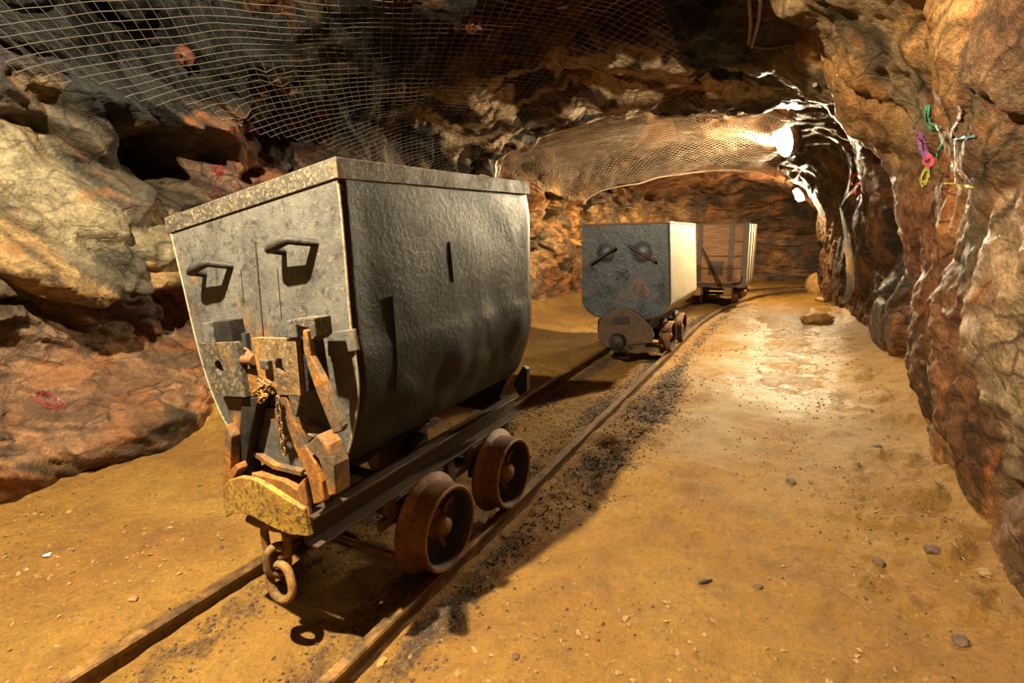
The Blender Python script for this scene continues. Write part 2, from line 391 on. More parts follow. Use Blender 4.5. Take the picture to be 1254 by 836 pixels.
def rot(p, rx, rz, sc):
    c, s = math.cos(rx), math.sin(rx); R1 = np.array([[1, 0, 0], [0, c, s], [0, -s, c]])
    c, s = math.cos(rz), math.sin(rz); R2 = np.array([[c, s, 0], [-s, c, 0], [0, 0, 1]])
    return (p @ R1.T @ R2.T) * np.array(sc)
def rock_layer(p, s, size, amp, tilt, rx, rz, an, crack, ew=.10, sign=-1, k=.10):
    """continuous faceted rock: lower envelope of many tilted, slightly domed planes; sign -1 = blocks with sharp valleys, +1 = sharp ridges"""
    q = rot(p, rx, rz, [a / size for a in an]); f = np.floor(q).astype(np.int64); n = len(q)
    B1 = np.full(n, 9.); B2 = np.full(n, 9.); H = [np.zeros(n), np.zeros(n)]
    for a in (-1, 0, 1):
        for b in (-1, 0, 1):
            for c in (-1, 0, 1):
                i = f + np.array([a, b, c]); hh = [h3(i[:, 0], i[:, 1], i[:, 2], s + m) for m in (1, 2, 3, 11, 12, 13, 14, 15)]
                dv = q - (np.stack(hh[:3], 1) * .9 + .05 + i)
                val = k * (dv ** 2).sum(1) + amp * .8 * (hh[3] - .5) + tilt * 1.1 * (dv[:, 0] * (hh[4] - .5) + dv[:, 1] * (hh[5] - .5) + dv[:, 2] * (hh[6] - .5))
                m1 = val < B1; B2 = np.where(m1, B1, np.minimum(B2, val)); B1 = np.where(m1, val, B1)
                H[0] = np.where(m1, hh[7], H[0]); H[1] = np.where(m1, hh[3], H[1])
    d = sign * (B1 - B1.mean()) - crack * .7 * (1 - sstep(0, ew * k * 1.2, B2 - B1))
    return d, H[0], H[1]
W = np.stack([fbm(P0 * 1.7, 3, 4, .38), fbm(P0 * 1.7 + 31, 5, 4, .38), fbm(P0 * 1.7 + 67, 9, 4, .38)], 1)
Pw = P0 + W * .10
# left wall: layers rising away to the upper right; right wall: tall leaning slabs; ceiling: flat plates
dl, c1l, _ = rock_layer(Pw, 21, .55, .34, .50, -.55, .1, (1.1, .62, 1.5), .09, .10, -1, .20)
dl2, c2l, _ = rock_layer(Pw, 41, .22, .17, .36, -.6, .2, (1., .6, 1.5), .05, .12, -1, .06)
dr, c1r, _ = rock_layer(Pw, 61, .72, .16, .30, .75, .0, (1.1, 1.35, .55), .06, .08, -1, .13)
dr2, c2r, _ = rock_layer(Pw, 81, .28, .08, .16, .7, .2, (1., 1.3, .6), .02, .1, -1, .05)
dc, c1c, _ = rock_layer(Pw, 101, .7, .13, .18, .1, .5, (1., .8, 1.2), .04, .1, -1, .26)
dc2, c2c, _ = rock_layer(Pw, 121, .25, .06, .09, .2, .6, (1., .7, 1.2), .02, .1, 1, .10)
d3, c3, _ = rock_layer(Pw, 141, .10, .030, .055, -.5, .2, (1., .75, 1.4), .006, .12, 1, .035)
d4, c4, _ = rock_layer(P0 + W * .03, 161, .045, .008, .014, -.6, .4, (1., .6, 1.6), .0, .12, -1, .014)
d3 = d3 + d4
lowl = .55 + .45 * sstep(.75, 1.1, P0[:, 2])
def blur(d, it):
    g = d.reshape(NS, NA).copy()
    for _ in range(it):
        g[1:-1] = (g[:-2] + 2 * g[1:-1] + g[2:]) / 4; g[:, 1:-1] = (g[:, :-2] + 2 * g[:, 1:-1] + g[:, 2:]) / 4
    return g.ravel()
disp = blur(leftw * (dl * lowl + dl2 * lowl) + rightw * (dr + dr2 * .6) + ceilw * (dc + dc2), 1) + d3 * (1 + .5 * leftw - .3 * rightw)
ridge = 1 - np.abs(fbm(rot(P0 + W * .05, -.5, 0, (2.5, 2.5, 9)), 55, 4)); ridge2 = 1 - np.abs(fbm(rot(P0 + W * .03, -.6, .1, (6, 6, 26)), 65, 3))
disp += fbm(P0 * 6, 77, 5) * .014 + (ridge - .6) * .030 * (1 - .7 * rightw) + (ridge2 - .6) * .014 * (1 - .6 * rightw)
BL = [  # hand-placed bulges (+ inwards) and hollows (-): centre, radii (x,y,z), amount
 ((-3, 1.75, 1.60), (.6, .27, .16), -.55), ((-3, 1.55, 1.84), (.6, .35, .10), .16), ((-3, 1.05, 1.05), (.5, .75, .16), .16), ((-3, 1.2, .72), (.5, 1.0, .22), -.10),
 ((-3, 1.3, 1.30), (.5, .28, .16), .12), ((-3.05, 1.0, .28), (.5, 1.6, .16), .12), ((-3.1, .8, .08), (.7, .9, .26), .42), ((-3, .95, 1.75), (.5, .5, .3), .08),
 ((-3, 2.5, 1.75), (.5, .5, .22), -.2), ((-2.7, 3.4, 2.0), (.5, .5, .25), -.12), ((-3, 6., 1.6), (.6, .8, .5), .08),
 ((.8, 3.1, .9), (.5, .75, .8), .10), ((.3, 3.2, 1.8), (.4, .5, .3), .12), ((.9, 4.55, .9), (.5, .42, 1.0), -.16), ((.85, 5.7, .35), (.4, .7, .3), .12),
 ((.3, 6.9, 2.05), (.6, 1.7, .5), -.32), ((.8, 7.3, .5), (.4, .5, .4), .08), ((.6, 8.9, .5), (.4, .4, .5), .08), ((.5, 2.0, 1.55), (.4, .35, .25), .06), ((-1.4, 4.2, 2.2), (2.0, .32, .5), .13), ((-1.4, 5.2, 2.3), (1.6, .5, .5), -.10)]
for c, rad, am in BL:
    q = (P0 + W * .10 - np.array(c)) / np.array(rad); disp += am * np.exp(-((q ** 2).sum(1)) ** 1.7 * .9)
far = sstep(14, 16, s_n)
lim = .06 + .12 * (1 - sstep(.55, .62, a_n)) + .3 * (1 - sstep(.26, .30, a_n))
disp = np.where(P0[:, 1] > 4.6, np.minimum(disp, lim + .15 * (disp - lim)), disp)
disp = disp * (.35 + .65 * sstep(-.1, .35, P0[:, 2]))
P = P0 + N0 * disp[:, None]
# ---- rock colours, per vertex, some light and shade painted in
def L3(*c): return np.array(c, float)
nA = fbm(P0 * .9, 201, 4) * .5 + .5; nB = fbm(P0 * 1.6 + 9, 211, 4) * .5 + .5; nC = fbm(P0 * 3.1, 221, 4) * .5 + .5
def mixc(a, b, t): return a * (1 - t[:, None]) + b * t[:, None]
one = np.ones((len(P0), 1))
cl = mixc(one * L3(.24, .17, .10), one * L3(.11, .055, .03), sstep(.42, .62, .5 * nA + .5 * c1l))
cl = mixc(cl, one * L3(.26, .21, .12), sstep(.34, .5, c1l * .35 + c2l * .35 + nB * .3) * (1 - sstep(1.4, 2.4, P0[:, 1])) * sstep(.75, 1.1, P0[:, 2]))
cl = mixc(cl, one * L3(.16, .075, .045), (sstep(1.6, 2.2, P0[:, 1]) * (1 - sstep(3.6, 4.6, P0[:, 1]))) * .75)
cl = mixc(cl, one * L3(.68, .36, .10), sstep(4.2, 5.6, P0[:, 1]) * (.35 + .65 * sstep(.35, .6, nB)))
cl = mixc(cl, one * L3(.30, .13, .055), (1 - sstep(.5, .95, P0[:, 2])) * .6)
cl = mixc(cl, one * L3(.33, .165, .06), (1 - sstep(.1, .35, P0[:, 2])) * .7)
crr = mixc(one * L3(.24, .13, .065), one * L3(.33, .215, .115), sstep(.4, .65, nA * .5 + .5 * c1r))
crr = mixc(crr, one * L3(.30, .10, .03), sstep(.55, .8, nB) * .7)
crr = mixc(crr, one * L3(.17, .155, .085), sstep(.55, .8, nC * .5 + .5 * c2r) * .55)
crr = mixc(crr, one * L3(.085, .042, .025), sstep(3.7, 4.2, P0[:, 1]) * (1 - sstep(8.6, 9.6, P0[:, 1])) * .88)  # wall beside the lamps darkened, its shade painted into the colour
crr = mixc(crr, one * L3(.36, .24, .11), sstep(.0, 1., sstep(1.5, 1.9, P0[:, 2]) * (1 - sstep(3.2, 3.8, P0[:, 1]))) * .7)
crr = mixc(crr, one * L3(.36, .18, .07), (1 - sstep(.0, .35, P0[:, 2])) * .7)
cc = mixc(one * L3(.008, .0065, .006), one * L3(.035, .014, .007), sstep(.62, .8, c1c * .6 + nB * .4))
cc = mixc(cc, one * L3(.07, .055, .04), sstep(.8, .9, c2c) * .8)
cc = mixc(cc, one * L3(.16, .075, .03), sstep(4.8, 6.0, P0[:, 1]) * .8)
lw2 = 1 - sstep(.24, .31, a_n + .05 * fbm(P0 * 2, 301, 3)); rw2 = sstep(.635, .69, a_n + .03 * fbm(P0 * 2, 311, 3))
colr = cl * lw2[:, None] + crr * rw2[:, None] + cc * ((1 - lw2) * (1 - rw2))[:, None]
bk = sstep(10.2, 11.4, s_n) * (1 - rw2)
colr = mixc(colr, mixc(one * L3(.15, .10, .06), one * L3(.26, .14, .06), sstep(.4, .6, nC)), bk * .85)
colr *= (.7 + .6 * c3)[:, None]
c1_ = c1l * leftw + c1r * rightw + c1c * ceilw; c2_ = c2l * leftw + c2r * rightw + c2c * ceilw
colr *= (.36 + 1.05 * c2_)[:, None]
vein = sstep(.90, .985, 1 - np.abs(fbm(rot(P0 + W * .06, -.5, .1, (1.6, 1.6, 4.5)), 255, 4, .45))); colr *= (1 - .62 * vein)[:, None]
colr = mixc(colr, colr * L3(1.12, .88, .62), sstep(.72, .8, c2_)); colr = mixc(colr, colr * L3(.82, 1.0, 1.05), sstep(.3, .22, c2_) if False else (1 - sstep(.2, .3, c2_)) * .35)
lit_lip = sstep(3.0, 3.6, P0[:, 1]) * (1 - sstep(4.6, 5.1, P0[:, 1])) * (1 - lw2) * (1 - rw2) * sstep(.50, .62, 1 - np.abs(fbm(P0 * np.array([2.2, 4., 4.]), 277, 4)) * .9 - .15 + .1 * c3) * sstep(.35, .6, fbm(P0 * 1.3, 287, 3) * .5 + .5)
colr = mixc(colr, one * L3(.95, .72, .44), lit_lip * .9)  # lamplight on the ceiling lip painted in as pale colour
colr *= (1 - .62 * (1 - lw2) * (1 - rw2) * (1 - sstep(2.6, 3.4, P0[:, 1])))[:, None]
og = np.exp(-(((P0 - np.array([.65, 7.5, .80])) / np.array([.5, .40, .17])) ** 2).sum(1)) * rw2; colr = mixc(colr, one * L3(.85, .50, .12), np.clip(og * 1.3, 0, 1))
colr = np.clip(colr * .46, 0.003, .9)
idx = np.arange(NS * NA).reshape(NS, NA)
def shell(name, j0, j1, mat, i0=0, i1=None):
    sub = idx[i0:i1, j0:j1 + 1]; n1, n2 = sub.shape; fl = sub.ravel()
    q = np.arange(n1 * n2).reshape(n1, n2)
    faces = np.stack([q[:-1, :-1].ravel(), q[1:, :-1].ravel(), q[1:, 1:].ravel(), q[:-1, 1:].ravel()], 1)
    me = bpy.data.meshes.new(name); me.vertices.add(len(fl)); me.vertices.foreach_set('co', P[fl].astype(np.float32).ravel())
    me.loops.add(faces.size); me.loops.foreach_set('vertex_index', faces.ravel().astype(np.int32))
    me.polygons.add(len(faces)); me.polygons.foreach_set('loop_start', np.arange(0, faces.size, 4, dtype=np.int32)); me.polygons.foreach_set('loop_total', np.full(len(faces), 4, np.int32))
    me.update(calc_edges=True); me.validate()
    me.polygons.foreach_set('use_smooth', np.ones(len(faces), bool))
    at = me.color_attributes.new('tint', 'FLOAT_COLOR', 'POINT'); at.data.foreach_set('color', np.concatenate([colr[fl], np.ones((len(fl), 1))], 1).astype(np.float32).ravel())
    me.materials.append(mat); o = bpy.data.objects.new(name, me); COL.objects.link(o); o['kind'] = 'structure'; return o
jl = int(NA * .29); jr = int(NA * .655)
ib = int(np.searchsorted(S, 10.6))
shell('wall_left', 0, jl, M_ROCK, 0, ib + 1); shell('wall_back', 0, jl, M_ROCK, ib)
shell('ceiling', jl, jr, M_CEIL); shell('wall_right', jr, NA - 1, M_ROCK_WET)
# BVH of shell for resting things on the rock
step = 2
ii = idx[::step, ::step]; vv = P[ii.ravel()]; q = np.arange(ii.size).reshape(ii.shape)
bf = np.stack([q[:-1, :-1].ravel(), q[1:, :-1].ravel(), q[1:, 1:].ravel(), q[:-1, 1:].ravel()], 1)
BVH = BVHTree.FromPolygons([tuple(v) for v in vv.tolist()], bf.tolist())
def hit(px, py, off=0.):
    d = ray(px, py).normalized(); loc, n, i, dist = BVH.ray_cast(CO, d)
    if loc is None: return None, None
    if n.dot(d) > 0: n = -n
    return loc + n * off, n

for q_ in ((978,237),(960,172),(1050,250),(1100,200),(990,300),(870,235),(1000,240)): print('HIT', q_, hit(*q_)[0])
# ------------------------------------------------------------------ track path
CP = [(-1.255, -1.2), (-1.255, 1), (-1.255, 3), (-1.255, 5), (-1.25, 6.6), (-1.17, 7.9), (-1.00, 9.1), (-.74, 10.2), (-.30, 11.1), (.35, 11.75), (1.2, 12.1), (2.6, 12.3)]
path = smooth_path([V((x, y, 0)) for x, y in CP], 12)
pxy = np.array([[p.x, p.y] for p in path])
def track_dist(X, Y):
    best = np.full(X.shape, 1e9); side = np.zeros(X.shape)
    for i in range(len(pxy) - 1):
        a = pxy[i]; d = pxy[i + 1] - a; L = np.dot(d, d); t = np.clip(((X - a[0]) * d[0] + (Y - a[1]) * d[1]) / L, 0, 1)
        dx = X - a[0] - d[0] * t; dy = Y - a[1] - d[1] * t; r = np.hypot(dx, dy); sg = np.sign(dx * d[1] - dy * d[0])
        m = r < best; best[m] = r[m]; side[m] = sg[m]
    return best * side      # + to the right
# ------------------------------------------------------------------ floor
def grid_axis(a, b, f):
    o = [a]
    while o[-1] < b: o.append(o[-1] + f(o[-1]))
    return np.array(o)
gy = grid_axis(-3.6, 14.2, lambda y: .1 if y < .1 else max(.011, .006 * (y + .5)))
gx = np.concatenate([grid_axis(-3.75, 1.5, lambda x: .0125), np.linspace(1.53, 5, 40)])
GX, GY = np.meshgrid(gx, gy, indexing='ij'); X = GX.ravel(); Y = GY.ravel(); Q = np.stack([X, Y, X * 0], 1)
td = track_dist(X, Y)
def floor_z(X, Y, td):
    Q = np.stack([X, Y, X * 0], 1)
    z = fbm(Q * 1.1, 401, 4) * .016 + fbm(Q * 5, 411, 4) * .009 + fbm(Q * 18, 421, 4) * .0045 + np.clip(fbm(Q * 30, 425, 3) - .35, 0, 1) * .012 * np.clip(fbm(Q * 1.6, 427, 2) + .5, 0, 1)
    n = fbm(Q * 2.2, 431, 3)
    wl = np.exp(-np.clip(X + 3.15 + .1 * n, 0, 9) / .22) * (Y < 9); wr_ = np.exp(-np.clip(.85 - X + .12 * n, 0, 9) / .16) * (Y < 9)
    z += .20 * wl + .14 * wr_ * (1 + .5 * n)
    z += .048 * sstep(.325, .36, -td) * (td < 0) + .012 * sstep(.36, .8, td)
    # lumps of trodden mud beside the track
    lm = np.exp(-((X + .55) / .45) ** 2 - ((Y - 3.0) / 1.4) ** 2); z += lm * (np.abs(fbm(Q * 4.5, 441, 3))) * .05
    ls = np.exp(-((X - .55) / .35) ** 2) * (Y < 5); z += ls * np.clip(fbm(Q * 7, 451, 4), 0, 1) * .05
    z -= .012 * np.exp(-(np.abs(np.abs(td) - .30 - .05) / .05) ** 2)
    return z
Zf = floor_z(X, Y, td)
me = bpy.data.meshes.new('floor'); nx, ny = GX.shape; q = np.arange(nx * ny).reshape(nx, ny)
ff = np.stack([q[:-1, :-1].ravel(), q[1:, :-1].ravel(), q[1:, 1:].ravel(), q[:-1, 1:].ravel()], 1)
me.vertices.add(nx * ny); me.vertices.foreach_set('co', np.stack([X, Y, Zf], 1).astype(np.float32).ravel())
me.loops.add(ff.size); me.loops.foreach_set('vertex_index', ff.ravel().astype(np.int32)); me.polygons.add(len(ff))
me.polygons.foreach_set('loop_start', np.arange(0, ff.size, 4, dtype=np.int32)); me.polygons.foreach_set('loop_total', np.full(len(ff), 4, np.int32))
me.update(calc_edges=True); me.polygons.foreach_set('use_smooth', np.ones(len(ff), bool))
nf = fbm(Q * 2.5, 461, 4)
gc_ = .40 + .16 * sstep(1.6, 2.6, Y) - .06 * sstep(3.4, 5, Y)
def gravel_density(td, Y, nf):
    gc_ = .40 + .10 * sstep(1.4, 2.6, Y) - .05 * sstep(3.4, 5, Y); wd = .075 + .11 * sstep(1.3, 2.4, Y) * (1 - sstep(3.2, 4.6, Y))
    side = np.exp(-((td - gc_) / wd) ** 2) * (.95 - .35 * sstep(3.5, 5, Y)) * sstep(.5, 1.1, Y)  # band of real gravel that also paints the wagon's shadow on the ground
    mid = np.exp(-((np.abs(td) - .20) / .10) ** 2) * (.45 + .3 * sstep(1., 1.8, Y))
    return np.maximum(side, mid) * np.clip(.9 + .55 * nf, 0, 1.1)
gr = gravel_density(td, Y, nf)
wt = sstep(2.6, 4.4, Y) * np.exp(-((X - .05) / .55) ** 2) * .8 + sstep(6.5, 8, Y) * .3 * (X > -1)
pl = sstep(2.0, 3.2, Y) * np.exp(-((X + .15) / .55) ** 2) * (1 - sstep(7.8, 9.5, Y)) * np.clip(.45 + .5 * nf, 0, 1)  # pale mud, lifted further to paint the lamps' reflection
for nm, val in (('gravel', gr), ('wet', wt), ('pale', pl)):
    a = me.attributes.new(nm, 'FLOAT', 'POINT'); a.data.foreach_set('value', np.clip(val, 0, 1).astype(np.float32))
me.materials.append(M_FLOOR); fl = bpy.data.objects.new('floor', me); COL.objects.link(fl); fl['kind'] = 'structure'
def fz(x, y):
    a = np.array([float(x)]); b = np.array([float(y)]); return float(floor_z(a, b, track_dist(a, b))[0])
# ------------------------------------------------------------------ rails
def rail(side, label):
    off = []; n = len(path)
    for i, p in enumerate(path):
        t = (path[min(i + 1, n - 1)] - path[max(i - 1, 0)]).normalized(); rt = V((t.y, -t.x, 0)); off.append((p + rt * side, rt))
    prof = [(-.035, -.06), (.035, -.06), (.035, -.048), (.007, -.04), (.007, .032), (.016, .038), (.019, .055), (.015, .062), (-.015, .062), (-.019, .055), (-.016, .038), (-.007, .032), (-.007, -.04), (-.035, -.048)]
    vs = []; fs = []; m = len(prof)
    for i, (c, rt) in enumerate(off):
        w = .0015 * math.sin(i * .7 + side * 9)
        vs += [(c.x + rt.x * (u + w), c.y + rt.y * (u + w), z) for u, z in prof]
        if i: fs += [((i - 1) * m + k, (i - 1) * m + (k + 1) % m, i * m + (k + 1) % m, i * m + k) for k in range(m)]
    o = mesh_obj('rail', vs, fs, M_RAIL); return tag(o, label, 'rail', 'rails of the narrow track')
rail(-.305, 'rusty narrow-gauge rail nearer the left rock wall, left rail of the track')
rail(.30, 'rusty rail beside the open dirt path, right rail of the track')

# ------------------------------------------------------------------ wheels
def wheel(parent, c, outx, R=.145, name='wheel', lugs=True):
    """c = centre of the tread, outx = +1/-1 outward direction along x"""
    ax = V((outx, 0, 0)); m = MB()
    prof = [(.03, -.05), (R * .80, -.045), (R + .022, -.05), (R + .024, -.043), (R + .020, -.036), (R + .004, -.028), (R, -.02), (R - .002, .045), (R - .008, .050), (R - .016, .048), (R - .019, .02), (R - .024, -.022), (R - .05, -.034), (.055, -.034), (.05, -.02), (.0, -.02)]
    m.lathe(prof, c, ax, 48)
    for k in range(4):
        a = k * math.pi / 2 + .4; d = V((0, math.cos(a), math.sin(a)))
        m.bar(V(c) + d * .05 - ax * .03, V(c) + d * (R - .022) - ax * .022, .018, .014, ax)
    w = m.build(name, M_WHEEL, parent)
    MB().lathe([(R - .0155, .0465), (R - .018, .044), (R - .021, .02), (R - .026, -.020), (R - .05, -.030), (.052, -.030), (.052, -.034)], c, ax, 40).build('shaded_disc', M_RECESS_SHADE, w)  # dark lining that paints shade into the hollow of the wheel
    h = MB(); h.lathe([(.050, -.032), (.050, -.010), (.038, -.002), (.036, .022), (.028, .032), (.014, .038), (0, .039)], V(c), ax, 28)
    if lugs:
        for k in range(3):
            a = k * 2.094 + .9; d = V((0, math.cos(a), math.sin(a))); h.lathe([(.011, -.03), (.011, .004), (0, .006)], V(c) + d * .05, ax, 8)
    h.build('hub', M_WHEEL, w)
    return w
def wheelset(parent, y, z, xr=-.955, xl=-1.56, R=.145, cx=None):
    wheel(parent, (xr - .0, y, z), 1, R); wheel(parent, (xl, y, z), -1, R)
    MB().tube([(xl + .05, y, z), (xr - .05, y, z)], .022, 12).build('axle', M_DARK, parent)
    for x in (xr - .11, xl + .11): MB().box((x - .035, y - .055, z - .035), (x + .035, y + .055, z + .075)).build('axle_box', M_DARK, parent, .006)

# ------------------------------------------------------------------ cart 1 : tall grey tipping wagon
YF = .88; YB = 1.80
c1 = empty('mine_wagon', (-1.255, 1.34, .06), 'tall grey steel mine wagon nearest the camera with two loop handles on its front', 'mine wagon', 'wagons on the track')
prof = [atY(x, y, YF) for x, y in [(208, 268), (226, 345), (245, 425), (262, 480), (282, 522), (305, 548), (335, 568), (371, 576), (402, 574), (425, 560), (436, 520), (441, 480), (438, 440), (432, 400), (420, 260), (412, 195)]]
pr2 = [(p.x, p.z) for p in smooth_path([V((p.x, 0, p.z)) for p in prof], 5)]
pr2 = [(a, b) for a, b in pr2]
ny_ = 46; vs = []; fs = []; n = len(pr2); seam = []
for j in range(ny_):
    t = j / (ny_ - 1); y = YF + (YB - YF) * t
    for i, (x, z) in enumerate(pr2):
        w = i / (n - 1); bulge = .022 * t * max(0, (w - .5)) * 2 * (1 if z < 1.2 else max(0, (1.33 - z) / .13))
        vs.append([x + bulge, y, z + .02 * t * (w)])
vs = np.array(vs); qd = np.stack([vs[:, 1] * 3.2, vs[:, 2] * 3.2, vs[:, 0] * 3.2], 1)
dn = fbm(qd, 501, 3) * .007 + fbm(qd * 2.3, 511, 2) * .003
edge = np.minimum(sstep(YF, YF + .08, vs[:, 1]), 1 - sstep(YB - .06, YB, vs[:, 1])) * (1 - sstep(1.20, 1.28, vs[:, 2]))
sgn = np.where(vs[:, 0] > -1.26, 1., -1.)
low = np.exp(-((vs[:, 2] - .72) / .1) ** 2) * np.clip(fbm(qd * 3.1, 521, 2), -1, 1) * .012
vs[:, 0] += sgn * (dn + low) * edge
fs = [(j * n + i, (j + 1) * n + i, (j + 1) * n + i + 1, j * n + i + 1) for j in range(ny_ - 1) for i in range(n - 1)]
hull = mesh_obj('hull', vs, fs, M_STEEL_SHADED, c1, True)
sm = hull.modifiers.new('t', 'SOLIDIFY'); sm.thickness = .006; sm.offset = 0
def end_plate(y0, y1, name, mat, k):
    pts = [V((a, y0, b)) for a, b in pr2] if k == 0 else [V(v) for v in vs[(ny_ - 1) * n:]]
    if k: pts = [V((p.x, y0, p.z)) for p in pts]
    return MB().prism(pts, (0, y1 - y0, 0)).build(name, mat, c1)
fp = end_plate(YF - .006, YF + .002, 'front_plate', M_STEEL, 0)
end_plate(YB - .002, YB + .006, 'rear_plate', M_STEEL_SHADED, 1)
# rim band round the top
A0 = V((-1.612, YF, 1.22)); A1 = V((-.919, YF, 1.324)); B1 = V((-.905, YB, 1.345)); B0 = V((-1.60, YB, 1.24)); h = .042
rim = MB(); o_ = .010
for a, b, out in ((A0, A1, V((0, -1, 0))), (A1, B1, V((1, 0, 0))), (B1, B0, V((0, 1, 0))), (B0, A0, V((-1, 0, 0)))):
    t = (b - a).normalized() * o_
    a2 = a - t + out * o_; b2 = b + t + out * o_; i1 = a - out * .006; i2 = b - out * .006; dz = V((0, 0, h))
    rim.hexa([a2 - dz, b2 - dz, i2 - dz, i1 - dz, a2 + V((0, 0, .004)), b2 + V((0, 0, .004)), i2 + V((0, 0, .004)), i1 + V((0, 0, .004))])
rimo = rim.build('rim_band', M_PLATE, c1, .002)
rimo['label'] = 'speckled dark rim band round the wagon top'
half = [p for p in pr2 if p[1] < 1.285]
ed = MB().tube([V((x, YF - .005, z)) for x, z in half], .0035, 6).build('plate_edge', M_CREAM, c1); ed['label'] = 'bright scraped edge of the front plate'
# handles
def handle(F1, C1, C2, F2, dy):
    f1 = atY(*F1, YF); f2 = atY(*F2, YF); k1 = atY(*C1, YF - dy); k2 = atY(*C2, YF - dy * 1.15)
    p = [f1, f1.lerp(k1, .8), k1.lerp(f1, .06), k1.lerp(k2, .12), k1.lerp(k2, .88), k2.lerp(f2, .06), k2.lerp(f2, .9), f2]
    rad = [.009, .010, .0115, .012, .011, .010, .0095, .009]
    return MB().tube(p, rad, 12).build('handle', M_DARK, c1)
handle((351, 309), (328, 305), (351, 294), (391, 298), .045)
handle((254, 336), (232, 333), (252, 322), (287, 326), .045)
# welds and fissures
for a, b, w in (((313, 296), (323, 412), .004), ((295, 330), (299, 370), .0016), ((340, 330), (345, 390), .0018)):
    MB().bar(atY(*a, YF - .006), atY(*b, YF - .006), w, .003, (0, 1, 0)).build('weld_seam', M_DARK, c1)
HB = BVHTree.FromPolygons([tuple(v) for v in vs.tolist()], fs)
for pts in ([(549, 296), (551, 315), (554, 345)], [(479, 362), (482, 400), (485, 440), (484, 478)]):
    pp = [HB.ray_cast(CO, ray(a, b).normalized())[0] + V((.004, 0, 0)) for a, b in pts]
    m_ = MB().tube(pp, [.0015] + [.003] * (len(pp) - 2) + [.0015], 6)
    m_.build('side_crack', M_BLACK, c1)
# patch plate low right of the front
pp = [atY(*p, YF - .006) for p in [(404, 407), (436, 402), (441, 428), (404, 436)]]
MB().prism(pp, (0, -.008, 0)).build('patch_plate', M_STEEL, c1, .002)
# lock gear: plates at y .82
def px_prism(pts, y, d, name, mat, bev=.003, par=c1): return MB().prism([atY(*p, y) for p in pts], (0, d, 0)).build(name, mat, par, bev)
def plate_with_hole(out, hc, hr, y, d, name, nh=12, sq=False):
    pts = [atY(*p, y) for p in out]; c = atY(*hc, y)
    ring = [c + V((math.cos(6.28318 * k / nh + .39) * hr[0], 0, math.sin(6.28318 * k / nh + .39) * hr[1])) for k in range(nh)]
    bm = bmesh.new()
    def loop(ps):
        v = [bm.verts.new(p) for p in ps]; return [bm.edges.new((v[i], v[(i + 1) % len(v)])) for i in range(len(v))]
    e_ = loop(pts) + loop(ring); bmesh.ops.triangle_fill(bm, edges=e_, use_beauty=True)
    r = bmesh.ops.extrude_face_region(bm, geom=bm.faces[:]); bmesh.ops.translate(bm, verts=[g for g in r['geom'] if isinstance(g, bmesh.types.BMVert)], vec=(0, d, 0))
    bmesh.ops.recalc_face_normals(bm, faces=bm.faces); me = bpy.data.meshes.new(name); bm.to_mesh(me); bm.free()
    me.transform(Matrix.Translation(-c1.location)); me.materials.append(M_PLATE); o = bpy.data.objects.new(name, me); COL.objects.link(o); o.parent = c1; return o
plate_with_hole([(244, 421), (289, 419), (301, 486), (264, 484)], (268, 450), (.019, .021), .815, .018, 'lock_plate')
cp = plate_with_hole([(308, 414), (362, 415), (368, 484), (320, 482)], (343, 448), (.019, .021), .805, .020, 'lock_plate', 8); cp.data.materials[0] = M_PLATE2
MB().box(atY(318, 452, .79), atY(333, 440, .805)).build('bolt_head', M_PLATE, cp, .003)
px_prism([(258, 394), (279, 392), (284, 420), (262, 422)], .83, .045, 'keeper_block', M_DARK)
px_prism([(247, 396), (258, 394), (262, 420), (250, 420)], .825, .05, 'bracket', M_STEEL)
MB().tube([atY(290, 440, .83), atY(312, 441, .825)], .013, 14).build('lock_pin', M_WHEEL, c1)
MB().tube([atY(299, 430, .85), atY(308, 438, .84), atY(314, 455, .84)], .012, 10).build('pin_stop', M_WHEEL, c1)
px_prism([(289, 409), (300, 408), (303, 434), (291, 434)], .86, .02, 'slot_plate', M_BLACK, .001)
px_prism([(302, 452), (316, 449), (322, 485), (305, 486)], .83, .03, 'web_plate', M_RUSTY)
# latch lever and its head
px_prism([(350, 393), (361, 391), (364, 414), (348, 414)], .80, .05, 'bracket', M_STEEL)
px_prism([(360, 390), (384, 389), (387, 412), (381, 418), (378, 402), (368, 400), (361, 398)], .785, .05, 'latch_head', M_PLATE)
lv = [atY(*p, .775) for p in [(370, 404), (375, 404), (380, 436), (395, 464), (411, 500), (421, 522), (417, 529), (408, 532), (403, 520), (387, 480), (377, 452), (371, 428)]]
MB().prism(lv, (0, .018, 0)).build('latch_lever', M_RUSTY, c1, .004)
px_prism([(363, 418), (374, 416), (378, 480), (366, 484)], .82, .06, 'latch_web', M_DARK)
# stanchions below the plates
px_prism([(272, 486), (308, 487), (304, 520), (299, 560), (303, 590), (296, 596), (274, 600), (276, 560), (285, 530), (281, 505)], .835, .012, 'stanchion_web', M_RUSTY)
px_prism([(296, 486), (316, 487), (306, 535), (300, 570), (306, 600), (293, 600), (290, 570)], .828, .05, 'stanchion', M_DARK)
px_prism([(276, 520), (283, 535), (282, 575), (289, 568), (292, 575), (276, 604), (272, 600), (272, 575)], .80, .03, 'stanchion_foot', M_RUSTY)
px_prism([(341, 484), (350, 484), (358, 510), (372, 545), (386, 568), (394, 590), (397, 614), (384, 618), (380, 598), (374, 577), (360, 548), (349, 515)], .808, .02, 'stanchion_flange', M_RUSTY)
px_prism([(352, 484), (368, 484), (362, 512)], .806, .012, 'gusset', M_PLATE)
px_prism([(374, 546), (388, 532), (400, 546), (409, 570), (411, 606), (402, 609), (398, 588), (390, 563)], .80, .05, 'rocker_stop', M_RUSTY, .005)
